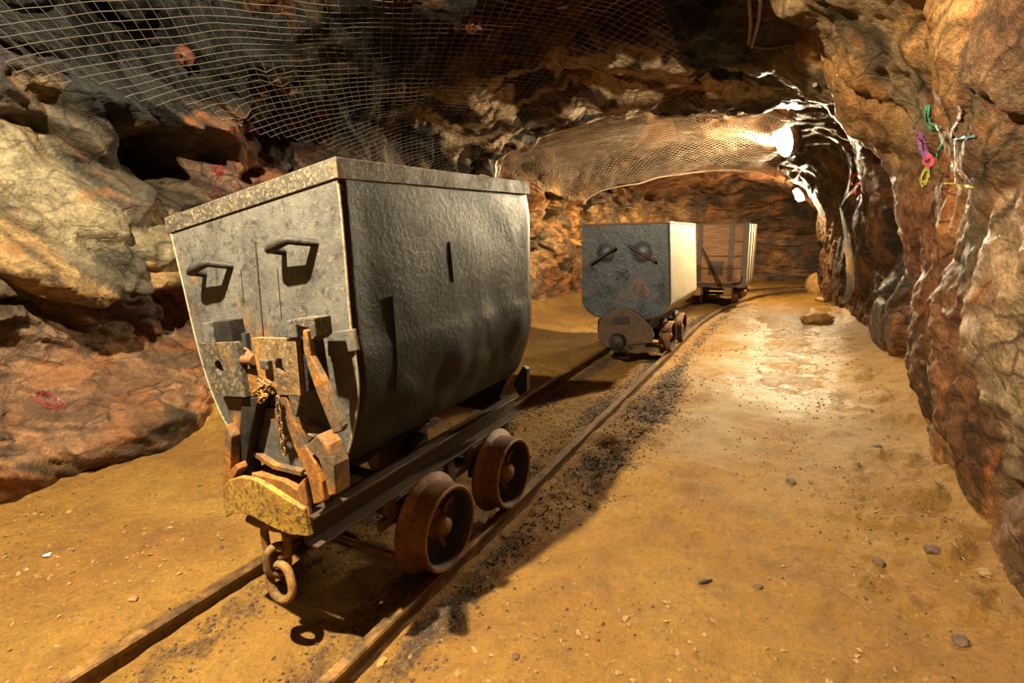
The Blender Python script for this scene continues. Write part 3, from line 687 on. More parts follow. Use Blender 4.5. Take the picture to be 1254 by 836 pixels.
px_prism([(360, 520), (384, 535), (372, 548), (362, 530)], .83, .05, 'rocker_web', M_RUSTY)
px_prism([(300, 500), (352, 500), (378, 560), (374, 578), (345, 572), (318, 556), (304, 540)], .862, .010, 'cradle_plate', M_STEEL)
px_prism([(303, 548), (335, 569), (371, 577), (376, 581), (370, 584), (334, 575), (302, 554)], .846, .03, 'cradle_rim', M_RUSTY, .003)
# arched buffer
top = [(272, 597), (280, 588), (293, 584), (308, 586), (322, 593), (338, 603), (356, 615), (372, 624)]
bot = [(276, 634), (284, 629), (296, 629), (308, 632), (322, 640), (340, 649), (356, 655), (378, 657)]
nb = len(top); fr = [atY(*p, .79 - .035 * math.sin(math.pi * i / (nb - 1))) for i, p in enumerate(top)] + [atY(*p, .79 - .035 * math.sin(math.pi * i / (nb - 1))) for i, p in enumerate(bot)]
bk_ = [p + V((0, .016, 0)) for p in fr]; m_ = MB(); N2 = 2 * nb
m_.add(fr + bk_, [(i, i + 1, nb + i + 1, nb + i) for i in range(nb - 1)] + [(N2 + i, N2 + nb + i, N2 + nb + i + 1, N2 + i + 1) for i in range(nb - 1)]
       + [(i, N2 + i, N2 + i + 1, i + 1) for i in range(nb - 1)] + [(nb + i, nb + i + 1, N2 + nb + i + 1, N2 + nb + i) for i in range(nb - 1)] + [(0, nb, N2 + nb, N2), (nb - 1, N2 + nb - 1, N2 + 2 * nb - 1, 2 * nb - 1)])
bu = m_.build('buffer', M_YELLOW, c1, .003); bu['label'] = 'arched buffer plate with flaking yellow paint'
px_prism([(366, 592), (372, 586), (380, 640), (380, 657), (372, 655), (350, 626), (360, 616)], .80, .012, 'buffer_gusset', M_RUSTY)
px_prism([(300, 578), (345, 588), (372, 605), (372, 622), (340, 604), (300, 590)], .84, .06, 'headstock', M_RUSTY)
MB().box((-1.40, .82, .40), (-1.07, .90, .415)).build('headstock_floor', M_RUSTY, c1)
# frame: two channel sills
def channel(x0, out, y0, y1, z0, z1, name='side_sill', mat=M_CRADLE, par=c1):
    t = .008; w = .05 * out; m = MB()
    m.box((min(x0, x0 + t * out), y0, z0), (max(x0, x0 + t * out), y1, z1))
    for z in (z0, z1 - t): m.box((min(x0, x0 + w), y0, z), (max(x0, x0 + w), y1, z + t))
    return m.build(name, mat, par, .002)
channel(-1.07, 1, .80, 1.96, .365, .455); channel(-1.38, -1, .86, 1.96, .365, .455)
for y in (1.05, 1.9): MB().box((-1.44, y, .37), (-1.07, y + .05, .44)).build('cross_member', M_DARK, c1, .003)
for x in (-1.05, -1.46):
    m_ = MB().box((x - .012, 1.05, .27), (x + .012, 1.90, .30))
    for y in (1.10, 1.25, 1.42, 1.55, 1.70, 1.84): m_.box((x - .012, y - .02, .295), (x + .012, y + .02, .37))
    m_.build('axle_guard', M_CRADLE, c1, .003)
wheelset(c1, 1.245, .207, -.972, -1.54); wheelset(c1, 1.690, .207, -.972, -1.54)
MB().tube([(-1.42, 1.12, .13), (-.99, 1.15, .115)], .011, 10).build('brake_rod', M_RUSTY, c1)
# rear cradle
px_prism([(628, 470), (640, 448), (645, 452), (645, 478), (636, 486)], 1.84, .03, 'rear_stanchion', M_DARK)
MB().prism([V((-1.42, 1.86, .45)), V((-1.09, 1.86, .45)), V((-1.0, 1.86, .62)), V((-1.12, 1.86, .58)), V((-1.25, 1.86, .55)), V((-1.4, 1.86, .58)), V((-1.5, 1.86, .64))], (0, .02, 0)).build('rear_cradle', M_DARK, c1)
MB().box((-1.27, .9, .455), (-1.24, 1.86, .52)).build('rocker_rail', M_DARK, c1)
# chains
def link_pts(c, d, side, L, Wd, n=8):
    """stadium link centred c, long axis d, width axis side"""
    c = V(c); d = V(d).normalized(); s = V(side); s = (s - d * s.dot(d)).normalized(); r = Wd / 2; hl = L / 2 - r
    return [c + d * (hl + r * math.sin(a)) + s * r * math.cos(a) for a in [math.pi * k / n for k in range(n + 1)]] + [c - d * (hl + r * math.sin(a)) - s * r * math.cos(a) for a in [math.pi * k / n for k in range(n + 1)]]
def chain(name, pts, sides, L, Wd, r, mat, par, link='chain_link'):
    root = None
    for i in range(len(pts) - 1):
        a = V(pts[i]); b = V(pts[i + 1]); m = MB().tube(link_pts((a + b) / 2, b - a, sides[i % len(sides)], (b - a).length + 2.2 * r, Wd), r, 8, close=True)
        if root is None: root = m.build(name, mat, par)
        else: m.build(link, mat, root)
    return root
ch = [atY(*p, .80) for p in [(330, 640), (339, 672), (341, 688), (349, 732)]]
ch = [atY(324, 640, .80), atY(333, 672, .80), atY(338, 686, .80), atY(345, 724, .79)]
cc1 = MB().tube(link_pts(atY(338, 660, .80), V((0.02, 0, -1)), V((1, .25, 0)), .105, .070), .0115, 10, close=True).build('coupling_chain', M_CHAIN, c1)
MB().tube(link_pts(atY(340, 685, .795), V((-.05, 0, -1)), V((.45, 1, 0)), .085, .052), .0115, 10, close=True).build('chain_link', M_CHAIN, cc1)
MB().tube(link_pts(atY(344, 712, .785), V((.35, -.1, -1)), V((1, .2, .2)), .100, .072), .012, 10, close=True).build('chain_link', M_CHAIN, cc1)
MB().tube([atY(305, 634, .80), atY(316, 640, .80), atY(338, 646, .80), atY(360, 648, .80)], .012, 10).build('chain_pin', M_CHAIN, cc1)
sc = None; a = atY(340, 486, .795); b = atY(348, 556, .80); nl = 9
pts = [a.lerp(b, k / nl) for k in range(nl + 1)]
sc = chain('safety_chain', pts, [V((1, 0, 0)), V((.2, 1, 0))], .02, .010, .0022, M_CHAIN, c1)
pts = [atY(*p, .79) for p in [(316, 466), (322, 472), (312, 480), (322, 486), (318, 492), (326, 484), (322, 476), (330, 470), (324, 466)]]
chain('knotted_chain', pts, [V((1, 0, 0)), V((.2, 1, .3))], .02, .011, .0025, M_CHAIN, c1)

# ------------------------------------------------------------------ cart 2
Y2 = 4.30; Y2B = 5.60
c2 = empty('mine_wagon', (-1.255, 5.0, .06), 'blue-grey steel mine wagon in the middle with two round dishes crossed by slanted bars', 'mine wagon', 'wagons on the track')
po = [(713, 275), (713, 340), (713, 366), (716.5, 377), (724, 384), (735, 388.5), (762, 391), (790, 391), (801, 389), (812, 384), (819, 375), (820.5, 368), (820, 340), (818, 272.3)]
pt = [atY(x, y, Y2) for x, y in po]
pt = [pt[0]] + smooth_path(pt[1:-1], 4) + [pt[-1]]
n = len(pt); vs = [(p.x, Y2 + (Y2B - Y2) * j / 8, p.z) for j in range(9) for p in pt]
hu = mesh_obj('hull', vs, [(j * n + i, (j + 1) * n + i, (j + 1) * n + i + 1, j * n + i + 1) for j in range(8) for i in range(n - 1)], M_CREAM, c2)
s_ = hu.modifiers.new('t', 'SOLIDIFY'); s_.thickness = .008; s_.offset = 0; hu['label'] = 'pale side sheet of the wagon with lamplight painted into its colour'
MB().prism([V((p.x, Y2, p.z)) for p in pt], (0, -.012, 0)).build('front_plate', M_BLUE, c2, .004)
MB().prism([V((p.x, Y2B, p.z)) for p in pt], (0, .012, 0)).build('rear_plate', M_BLUE, c2, .004)
z1 = pt[-1].z; z0 = pt[0].z; xl, xr_ = pt[0].x, pt[-1].x
m_ = MB(); m_.bar((xl, Y2 - .012, z0), (xr_, Y2 - .012, z1), .02, .014).bar((xr_ + .004, Y2, z1), (xr_ + .004, Y2B, z1), .012, .018).bar((xl - .004, Y2, z0), (xl - .004, Y2B, z0), .012, .018).bar((xl, Y2B + .01, z0), (xr_, Y2B + .01, z1), .02, .014)
m_.build('rim_band', M_WHEEL, c2, .002)
MB().bar((xr_ + .012, Y2 - .004, z1), (pt[-3].x + .012, Y2 - .004, .60), .014, .03, (0, 1, 0)).build('corner_strip', M_DARK, c2)
xs_ = pt[-3].x + .008
MB().bar((xs_, Y2, .60), (xs_, Y2B, .60), .010, .018).build('fold_strip', M_CREAM, c2)
for cxy, r in (((741.5, 310.3), .083), ((786, 309), .088)):
    c = atY(*cxy, Y2 - .012); MB().lathe([(r, 0), (r * .97, -.006), (r * .9, .002), (r * .75, -.008), (r * .4, -.022), (0, -.028)], c, (0, 1, 0), 32).build('round_dish', M_BLUE, c2)
for a, b in (((722.7, 323), (754, 302.8)), ((769, 300.3), (803, 320.4))):
    A_ = atY(*a, Y2 - .06); B_ = atY(*b, Y2 - .06)
    hb = MB().bar(A_, B_, .02, .022, (0, 1, 0)).build('bar_handle', M_DARK, c2, .004)
    d = (B_ - A_).normalized()
    for q_ in (A_ + d * .03, B_ - d * .03): MB().tube([q_, V((q_.x, Y2 - .01, q_.z))], .009, 8).build('handle_stud', M_DARK, hb)
sq = atY(761.6, 336.7, Y2 - .012)
fr_ = MB(); w_, h_ = .047, .035
fr_.box((sq.x - w_, Y2 - .02, sq.z - h_), (sq.x + w_, Y2 - .012, sq.z - h_ + .012)).box((sq.x - w_, Y2 - .02, sq.z + h_ - .012), (sq.x + w_, Y2 - .012, sq.z + h_)).box((sq.x - w_, Y2 - .02, sq.z - h_), (sq.x - w_ + .012, Y2 - .012, sq.z + h_)).box((sq.x + w_ - .012, Y2 - .02, sq.z - h_), (sq.x + w_, Y2 - .012, sq.z + h_))
fr_.build('number_frame', M_BLUE, c2); MB().box((sq.x - .026, Y2 - .018, sq.z - .02), (sq.x + .026, Y2 - .01, sq.z + .02)).build('number_block', M_DARK, c2)
def p2(pts, y, d, name, mat, bev=.004): return MB().prism([atY(*p, y) for p in pts], (0, d, 0)).build(name, mat, c2, bev)
p2([(735, 390.5), (742, 384), (751, 379), (761, 377.5), (772, 379), (781, 384), (789, 391), (797, 400), (800, 412), (797, 420), (742, 426), (733, 418), (731, 402)], Y2 - .05, .05, 'rocker_cradle', M_CRADLE, .01)
p2([(750, 388), (770, 387), (771, 396), (750, 397)], Y2 - .062, .014, 'cradle_patch', M_DARK)
MB().lathe([(.0, -.07), (.06, -.06), (.075, -.03), (.075, .0), (.0, .0)], atY(757, 418, Y2 - .05), (0, 1, 0), 24).build('buffer', M_DARK, c2)
for x in (-1.06, -1.45): MB().box((x - .03, Y2 + .02, .33), (x + .03, Y2B - .02, .42)).build('side_sill', M_DARK, c2, .004)
for y in (Y2 + .02, Y2B - .1): MB().box((-1.48, y, .30), (-1.03, y + .07, .40)).build('cross_member', M_RUSTY, c2, .004)
for y in (Y2 + .25, Y2B - .3): MB().prism([V((-1.5, y, .42)), V((-1.02, y, .42)), V((-.95, y, .56)), V((-1.2, y, .49)), V((-1.3, y, .49)), V((-1.56, y, .56))], (0, .05, 0)).build('saddle', M_DARK, c2)
wheelset(c2, 4.86, .207, -.972, -1.54); wheelset(c2, 5.42, .207, -.972, -1.54)
MB().box((-1.14, Y2 + .35, .13), (-.98, Y2 + .40, .16)).build('brake_shoe', M_RUSTY, c2)

# ------------------------------------------------------------------ cart 3 (built straight, then turned on its empty)
c3 = empty('mine_wagon', (0, 0, 0), 'wooden-sided mine wagon with iron straps farthest along the track', 'mine wagon', 'wagons on the track')
def P3(name, m, mat, bev=.003, par=None): return m.build(name, mat, par or c3, bev)
HW = .405; ZB = .38; ZT = 1.28; LN = 1.25
zs = [ZB, .62, .80, 1.02, ZT]
for fy in (0, LN):
    m = MB()
    for i in range(4): m.box((-HW, fy - .02, zs[i] + .006), (HW, fy + .02 + .004 * (i % 2), zs[i + 1] - .006))
    P3('end_boards', m, M_WOOD)
for sx in (-1, 1):
    m = MB()
    for i in range(4): m.box((sx * HW - .02, .02, zs[i] + .003), (sx * HW + .02, LN - .02, zs[i + 1] - .003))
    so = P3('side_boards', m, M_CREAM if sx > 0 else M_WOOD)  # right boards get the pale tone, lamplight painted into their colour
for sx in (-1, 1):
    for fy in (-.03, LN + .03): P3('corner_iron', MB().box((sx * HW - .05 + .01 * sx, fy - .012, ZB - .02), (sx * HW + .04, fy + .012, ZT + .005)), M_IRON)
for y in (.02, .42, .84, LN - .06):
    for sx in (-1, 1): P3('side_strap', MB().box((sx * (HW + .025) - .008, y, ZB - .02), (sx * (HW + .025) + .008, y + .05, ZT + .01)), M_IRON)
for x in (-.24, .24 - .03):
    m = MB().box((x - .035, -.036, ZB + .04), (x + .035, -.02, ZT)); st = P3('end_strap', m, M_IRON)
    P3('hinge', MB().box((x - .045, -.05, 1.0), (x + .045, -.03, 1.05)), M_IRON, .003, st)
P3('top_rail', MB().box((-HW, -.03, ZT), (HW, .0, ZT + .015)), M_IRON)
P3('lock_plate', MB().box((-.10, -.04, .52), (.10, -.022, .70)), M_IRON)
P3('lock_bar', MB().box((-.12, -.06, .70), (.12, -.02, .73)), M_IRON)
P3('brake_lever', MB().bar((-.20, -.08, .93), (.12, -.12, .36), .02, .035, (0, 1, 0)), M_DARK)
P3('bottom_frame', MB().box((-HW - .02, -.04, ZB - .05), (HW + .02, LN + .04, ZB)), M_IRON)
for x in (-.24, .20): P3('buffer_block', MB().box((x - .06, -.12, .20), (x + .06, .10, .33)), M_WOOD, .01)
for x in (-.19, .19): P3('side_sill', MB().box((x - .03, .05, .25), (x + .03, LN, .33)), M_DARK)
for x, s_ in ((-HW + .02, 1), (HW - .02, -1)): P3('corner_hook', MB().tube(smooth_path([(x, -.05, .50), (x + s_ * .01, -.06, .42), (x + s_ * .06, -.06, .40), (x + s_ * .12, -.06, .39)], 4), .012, 8), M_DARK)
def w3(y):
    wheel(c3, (.283, y, .207 - .0), 1); wheel(c3, (-.285, y, .207), -1); MB().tube([(-.36, y, .207), (.36, y, .207)], .022, 10).build('axle', M_DARK, c3)
    for sx in (-1, 1): MB().lathe([(.05, 0), (.06, .02), (.055, .08), (.03, .10), (0, .1)], (sx * .34, y, .22), (sx, 0, 0), 18).build('journal_box', M_WHEEL, c3)
w3(.30); w3(.92)
c3.location = (-1.02, 8.5, 0.0); c3.rotation_euler = (0, 0, -math.radians(1))

# ------------------------------------------------------------------ ceiling nets
def net(name, s0, s1, a0, a1, off, cell, r, mat, label, ragged=True, edgef=None, sag=.03, edges=()):
    """chain-link sheet laid over the (undisplaced) rock section"""
    ns = int((s1 - s0) / cell * 2); na = int((a1 - a0) / cell * 2)
    I, J = np.meshgrid(np.arange(ns + 1), np.arange(na + 1), indexing='ij')
    s = s0 + (s1 - s0) * I / ns; a = a0 + (a1 - a0) * J / na
    B = base_pt(s.ravel(), a.ravel()); e = .03
    Nn = np.cross(base_pt(s.ravel() + e, a.ravel()) - base_pt(s.ravel() - e, a.ravel()), base_pt(s.ravel(), a.ravel() + e) - base_pt(s.ravel(), a.ravel() - e))
    Nn /= np.linalg.norm(Nn, axis=1)[:, None]; Nn *= np.where(Nn[:, 2:3] > 0, -1, 1)
    o = off + fbm(B * 1.6, 601, 3) * sag + fbm(B * 6, 611, 2) * .006
    if edgef is not None: o = o + edgef(I.ravel() / ns, J.ravel() / na)
    B = B + Nn * o[:, None] + np.stack([fbm(B * 9, 621, 2), fbm(B * 9 + 5, 631, 2), 0 * o], 1) * cell * .10
    for q_ in range(len(B)):
        o3 = V(B[q_] + Nn[q_] * .45); loc, n3_, i3_, d3_ = BVH.ray_cast(o3, V(-Nn[q_]), .6)
        if loc is not None and d3_ < .45 + .022: B[q_] = np.array(o3 - V(Nn[q_]) * (d3_ - .022))
    B = B.reshape(ns + 1, na + 1, 3)
    def keep(i, j):
        if not ragged: return True
        u = i / ns; v = j / na; return v > .02 + .05 * (h3(np.int64(i // 6), np.int64(3), np.int64(1), 5)) and u < 1 - .04 * h3(np.int64(j // 5), np.int64(9), np.int64(2), 5)
    m_v = []; m_f = []
    segs = []
    for i in range(ns):
        for j in range(na):
            if (i + j) % 2 == 0: seg = (i, j, i + 1, j + 1)
            else: seg = (i + 1, j, i, j + 1)
            if keep(i, j): segs.append((B[seg[0], seg[1]], B[seg[2], seg[3]]))
    sg = np.array(segs); a_ = sg[:, 0]; b_ = sg[:, 1]; d = b_ - a_; d /= np.linalg.norm(d, axis=1)[:, None]
    up = np.array([.1, .2, 1.]); x = np.cross(d, up); x /= np.linalg.norm(x, axis=1)[:, None]; y = np.cross(x, d)
    ring = [(math.cos(t) * x + math.sin(t) * y) * r for t in (1.57, 3.66, 5.76)]
    vs = np.stack([a_ + ring[0], a_ + ring[1], a_ + ring[2], b_ + ring[0], b_ + ring[1], b_ + ring[2]], 1).reshape(-1, 3)
    k = np.arange(len(sg))[:, None] * 6
    fs = np.concatenate([k + np.array([[0, 1, 4, 3]]), k + np.array([[1, 2, 5, 4]]), k + np.array([[2, 0, 3, 5]])], 0)
    ob = mesh_obj(name, vs, fs, mat)
    for row in edges: MB().tube([V(p) for p in B[row][na // 30: -max(1, na // 30)]], .009, 6).build('edge_wire', mat, ob)
    return tag(ob, label, 'wire net', 'rock nets under the ceiling')
def a_of(frac): return frac * SEC_LEN
net('wire_net', .6, 4.25, a_of(.262), a_of(.60), .13, .066, .0012, M_WIRE, 'large wire net hung under the dark near ceiling above the tall wagon')
net('wire_net', 4.5, 7.0, a_of(.262), a_of(.66), .12, .062, .0018, M_PALEWIRE, 'pale wire net under the ceiling lit by the nearer lamp', True, lambda u, v: .16 * sstep(.6, 1., u) + .08 * np.sin(v * 3.14) * u, edges=(0, -1))
net('wire_net', 8.6, 9.9, a_of(.30), a_of(.66), .05, .06, .002, M_RUSTWIRE, 'small wire net at the farthest ceiling arch beside the farther lamp', True)

# ------------------------------------------------------------------ lamps
M_REFL = plain('enamel_reflector', (.22, .18, .13), .5)
M_BULB1 = emit('lit_lamp_glass', (1., .80, .50), 2000); M_BULB2 = emit('lit_lamp_glass_far', (1., .78, .46), 1900)
def lamp(c, d, L, R, mat, label, rax, rr_=.15):
    c = V(c); d = V(d).normalized(); root = empty('bulkhead_lamp', c, label, 'lamp', 'lamps on the ceiling')
    MB().lathe([(0, -L * .75), (R * .9, -L * .72), (R * 1.0, -L * .5), (R * .95, -L * .42), (0, -L * .42)], c, d, 20).build('lamp_housing', M_IRON, root)
    MB().lathe([(0, -L * .45), (R * .62, -L * .42), (R * .72, 0), (R * .6, L * .35), (R * .3, L * .5), (0, L * .53)], c, d, 24).build('bulb_glass', mat, root)
    dome = [(max(.002, rr_ * math.sin(t)), rr_ * math.cos(t)) for t in [k * math.pi / 20 for k in range(0, 11)]]
    MB().lathe(dome + [(r * .96, h * .96) for r, h in reversed(dome)], c, rax, 28).build('reflector', M_REFL, root)
    g = MB(); a = d.cross(V((0, 0, 1)) if abs(d.z) < .9 else V((1, 0, 0))).normalized(); b = d.cross(a)
    for k in range(4):
        t = k * math.pi / 2 + .4; u = a * math.cos(t) + b * math.sin(t)
        g.tube([c - d * L * .45 + u * R, c + d * L * .3 + u * R, c + d * L * .55 + u * R * .6, c + d * L * .62], .003, 6)
    g.tube([c + d * L * .15 + (a * math.cos(6.28 * k / 20) + b * math.sin(6.28 * k / 20)) * R for k in range(20)], .003, 6, close=True)
    g.build('wire_guard', M_IRON, root); return root
L1 = V((-.147, 5.75, 1.995)); L2 = V((.030, 9.5, 1.73))
lamp(L1, (.35, .1, -1), .24, .075, M_BULB1, 'glaring caged lamp hanging from the ceiling at the nearer wire net edge', (.85, .45, .25), .155)
lamp(L2, (.4, .1, -1), .20, .07, M_BULB2, 'glaring caged lamp farther along the ceiling, lower of the two lights', (.75, .2, .6), .13)
def light(name, loc, e, col, r):
    l = bpy.data.lights.new(name, 'POINT'); l.energy = e; l.color = col; l.shadow_soft_size = r; o = bpy.data.objects.new(name, l); o.location = loc; COL.objects.link(o); return o
light('work_light', (-1.12, .16, 2.36), 600, (1., .82, .54), .02)
light('bend_fill', (2.2, 12.2, 1.6), 15, (1., .75, .45), .1)  # unseen fill added round the bend to brighten the back wall

# ------------------------------------------------------------------ cables, bolts, graffiti on the rock
def px_path(pts, off, n=6):
    hp = [hit(x, y, off)[0] for x, y in pts]; hp = [p for p in hp if p is not None]; return smooth_path(hp, n)
cb = MB().tube(smooth_path([L1 + V((0, 0, .19)), L1 + V((.02, -.1, .25)), atY(973, 122, 5.2), atY(985, 108, 4.8), hit(1001, 99, .02)[0]], 8), .011, 8).build('cable', M_CABLE)
tag(cb, 'brown cable looping from the nearer lamp up to the right rock', 'cable')
for k, (pts, lb) in enumerate((([(925, -12), (922, 20), (917, 48)], 'thin brown conduit running down the ceiling rock at the top edge'), ([(936, -12), (931, 20), (921, 50)], 'second conduit just right of the thin brown one on the ceiling'), ([(918, 49), (945, 50), (975, 46)], 'dark cable running level below the two conduits'))):
    y0 = 2.35
    q_ = px_path(pts, .03, 5)
    if len(q_) > 3: tag(MB().tube(q_, .008, 7).build('conduit', M_CABLE if k < 2 else M_IRON), lb, 'conduit', 'conduits on the ceiling')
for (x, y), r, lb in (((229, 66), .045, 'round rusty bolt plate on the rock at upper left'), ((487, 104), .05, 'dark rusty bolt plate behind the net above the tall wagon'), ((576, 26), .05, 'rusty bolt plate at the top of the near net'), ((905, 86), .05, 'black bolt plate on the pale lit rock below the conduits')):
    p, nn = hit(x, y, .0)
    if p is None: continue
    d = (CO - p).normalized(); nn = (nn + d * .6).normalized()
    bo = MB().lathe([(0, -.06), (r * .95, -.02), (r, .004), (r * .96, .012), (r * .5, .018), (r * .42, .024), (r * .3, .022), (r * .28, .0), (0, 0)], p + nn * .02, nn, 28).build('bolt_plate', M_BOLT if y != 86 else M_DARK)
    tag(bo, lb, 'bolt plate', 'rock bolt plates')
    MB().tube([p, p + nn * .075 + V((.01, 0, -.006))], .009, 8).build('bolt', M_BOLT, bo)
def paint(name, col): t = NT(name); return t.out(t.mix(1., col, t.ramp(t.noise(60, 5, .8), [(.35, .55), (.6, 1.1)]), 'MULTIPLY'), .5)
PC = {k: paint('paint_' + k, v) for k, v in dict(green=(.04, .22, .13), teal=(.06, .16, .18), orange=(.85, .10, .02), red=(.13, .010, .010), violet=(.20, .07, .20), yellow=(.34, .30, .05), white=(.38, .30, .30), blue=(.03, .05, .25), pink=(.40, .06, .08)).items()}
def strokes(lst, mat, name, label, w=.008, jit=1.):
    m = MB()
    for pts in lst:
        q_ = []
        for i in range(len(pts) - 1):
            n_ = max(2, int(math.hypot(pts[i + 1][0] - pts[i][0], pts[i + 1][1] - pts[i][1]) / 1.5))
            for k in range(n_): t = k / n_; q_.append((pts[i][0] * (1 - t) + pts[i + 1][0] * t, pts[i][1] * (1 - t) + pts[i + 1][1] * t))
        q_.append(pts[-1]); hh = [hit(x, y, .006) for x, y in q_]; hh = [h for h in hh if h[0] is not None]
        for i in range(len(hh) - 1):
            (a, na), (b, nb_) = hh[i], hh[i + 1]; d = b - a
            if d.length > .15 or d.length < 1e-4: continue
            s_ = d.normalized().cross(na).normalized() * (w * .5 * (.6 + .8 * random.random())); s2 = s_
            m.add([a - s_, a + s_, b + s2, b - s2], [(0, 1, 2, 3)]); 
    if m.v: return tag(m.build(name, PC[mat]), label, 'graffiti', 'paint scrawls on the rock walls')
def scribble(cx_, cy_, rx, ry, n, seed, rotn=0.):
    r = random.Random(seed); out = []
    for k in range(n):
        a = r.random() * 6.28; q = []
        for i in range(7):
            a += r.uniform(.5, 1.5); u = math.cos(a) * rx * r.uniform(.4, 1); v = math.sin(a) * ry * r.uniform(.4, 1)
            q.append((cx_ + u * math.cos(rotn) - v * math.sin(rotn), cy_ + u * math.sin(rotn) + v * math.cos(rotn)))
        out.append(q)
    return out
strokes([[(1137, 128), (1134, 138), (1135, 148), (1140, 155), (1148, 157), (1155, 153)], [(1140, 127), (1138, 140), (1141, 150), (1150, 153)], [(1157, 164), (1155, 176), (1150, 184), (1149, 192)]], 'green', 'chalk_hook', 'green chalk hook shape drawn on the right rock wall', .012)
strokes([[(1175, 127), (1178, 135), (1174, 148), (1168, 158), (1167, 168)], [(1172, 170), (1172, 200), (1171, 225)]], 'white', 'chalk_line', 'pale pink upright chalk line on the right rock wall', .007)
strokes([[(1168, 170), (1183, 168), (1197, 165)]], 'teal', 'chalk_cross_bar', 'upper short bar crossing the pale chalk line', .006)
strokes([[(1158, 224), (1172, 224), (1185, 227), (1195, 228)]], 'yellow', 'chalk_cross_bar', 'lower yellow bar at the foot of the pale chalk line', .007)
strokes(scribble(1132, 178, 6, 20, 7, 3, -.25), 'violet', 'chalk_scribble', 'violet chalk scribble below the green hook', .008)
strokes(scribble(1138, 196, 8, 9, 6, 5), 'pink', 'chalk_scribble', 'pink-red chalk scribble between the violet and yellow ones', .008)
strokes(scribble(1134, 216, 7, 16, 6, 8, .3), 'yellow', 'chalk_scribble', 'yellow chalk scribble, lowest of the coloured column', .007)
strokes([[(1043, 210), (1046, 218), (1043, 224)], [(1049, 212), (1051, 222)], [(1042, 226), (1056, 224)], [(1050, 218), (1048, 238)], [(1054, 228), (1058, 236)], [(1044, 232), (1040, 236)], [(1046, 214), (1055, 217)]], 'orange', 'spray_mark', 'small orange spray-painted sign on the dark right rock', .02)
strokes(scribble(290, 160, 20, 9, 5, 12, -.3) + scribble(268, 208, 7, 8, 7, 14) + [[(255, 243), (266, 236), (276, 244), (262, 248), (255, 243)], [(268, 215), (262, 230), (270, 236)]], 'red', 'red_scrawl', 'red scrawl on the left rock behind the tall wagon', .0045)
strokes(scribble(60, 490, 26, 12, 6, 21, .3), 'red', 'red_scrawl', 'faint red scrawl low on the left rock wall', .0035)

# ------------------------------------------------------------------ loose stones
def stone(name, c, r, mat, label, sc=(1, 1, .6), seed=0, cat='stone', group=None):
    bm = bmesh.new(); bmesh.ops.create_icosphere(bm, subdivisions=3, radius=1.); v = np.array([x.co[:] for x in bm.verts])
    F1, F2, D, h = cells(v * 1.1 + seed * 3.7, seed); k = 1 + (h[0] - .5) * .35 * sstep(0, .15, F2 - F1) + fbm(v * 2 + seed, seed, 3) * .14
    v = v * k[:, None]; v[:, 2] = np.maximum(v[:, 2], -.55); v = v * np.array(sc) * r
    a = seed * 1.3; v = np.stack([v[:, 0] * math.cos(a) - v[:, 1] * math.sin(a), v[:, 0] * math.sin(a) + v[:, 1] * math.cos(a), v[:, 2]], 1)
    for q_, x in zip(v, bm.verts): x.co = q_
    me = bpy.data.meshes.new(name); bm.to_mesh(me); bm.free(); me.materials.append(mat); me.polygons.foreach_set('use_smooth', [True] * len(me.polygons)); me.set_sharp_from_angle(angle=.5)
    o = bpy.data.objects.new(name, me); COL.objects.link(o); zb = min(v[:, 2]); o.location = (c[0], c[1], fz(c[0], c[1]) - zb - .12 * r); return tag(o, label, cat, group)
def gpt(px, py): p = atZ(px, py, .0); return (p.x, p.y)
stone('boulder', gpt(1001, 396), .17, M_STONE_O, 'flat orange boulder on the dirt path near the right wall', (1.2, .8, .55), 3, 'boulder')
stone('boulder', gpt(999, 358), .26, M_STONE_O, 'upright tan boulder against the right wall corner by the far track', (.7, .8, 1.0), 5, 'boulder')
stone('boulder', gpt(1007, 369), .11, M_STONE_O, 'small low tan rock just in front of the wall corner boulder', (1.3, .8, .5), 6, 'boulder')
stone('boulder', gpt(886, 362), .07, M_STONE_O, 'small pale rock between the rails in front of the wooden wagon', (1.2, .8, .6), 8, 'boulder')
for (x, y), r, mt, lb, sd in (((468, 812), .022, M_STONE_O, 'yellow stone in the dark gravel at the bottom edge', 11), ((167, 753), .022, M_PEBBLE, 'rounded pebble beside the left rail near the bottom', 12), ((394, 765), .014, M_STONE_G, 'bluish grey pebble between the rails in front of the chain', 13),
    ((273, 688), .014, M_STONE_G, 'dark pebble in the mud left of the left rail', 14), ((928, 723), .02, M_STONE_G, 'dark grey stone among chips on the open path', 15), ((968, 597), .03, M_STONE_G, 'dark stone in the middle of the open path', 16),
    ((1140, 686), .035, M_STONE_G, 'brownish stone near the foot of the right wall', 17), ((1075, 692), .03, M_STONE_G, 'cluster stone left of the brownish one by the right wall', 18), ((88, 643), .018, M_STONE_O, 'orange pebble on the mud at far left', 19),
    ((1073, 553), .035, M_STONE_G, 'dark flat stone near the wet foot of the right wall', 20), ((1205, 715), .035, M_PEBBLE, 'tan rock chunk at the lower right wall foot', 22), ((632, 816), .016, M_STONE_G, 'black stone in a small hole at the bottom centre', 23), ((1175, 790), .03, M_STONE_G, 'dark lump at the lower right corner', 25)):
    stone('stone', gpt(x, y), r * .68, mt, lb, (1.1, .9, .6), sd, 'stone', 'loose stones on the mine floor')
p = gpt(862, 716); sk = MB().tube([V((p[0] - .015, p[1] - .015, fz(*p) + .006)), V((p[0], p[1], fz(*p) + .009)), V((p[0] + .02, p[1] + .022, fz(*p) + .007))], [.006, .008, .005], 7).build('twig', M_IRON); tag(sk, 'short dark reddish stick lying on the open dirt', 'stick')
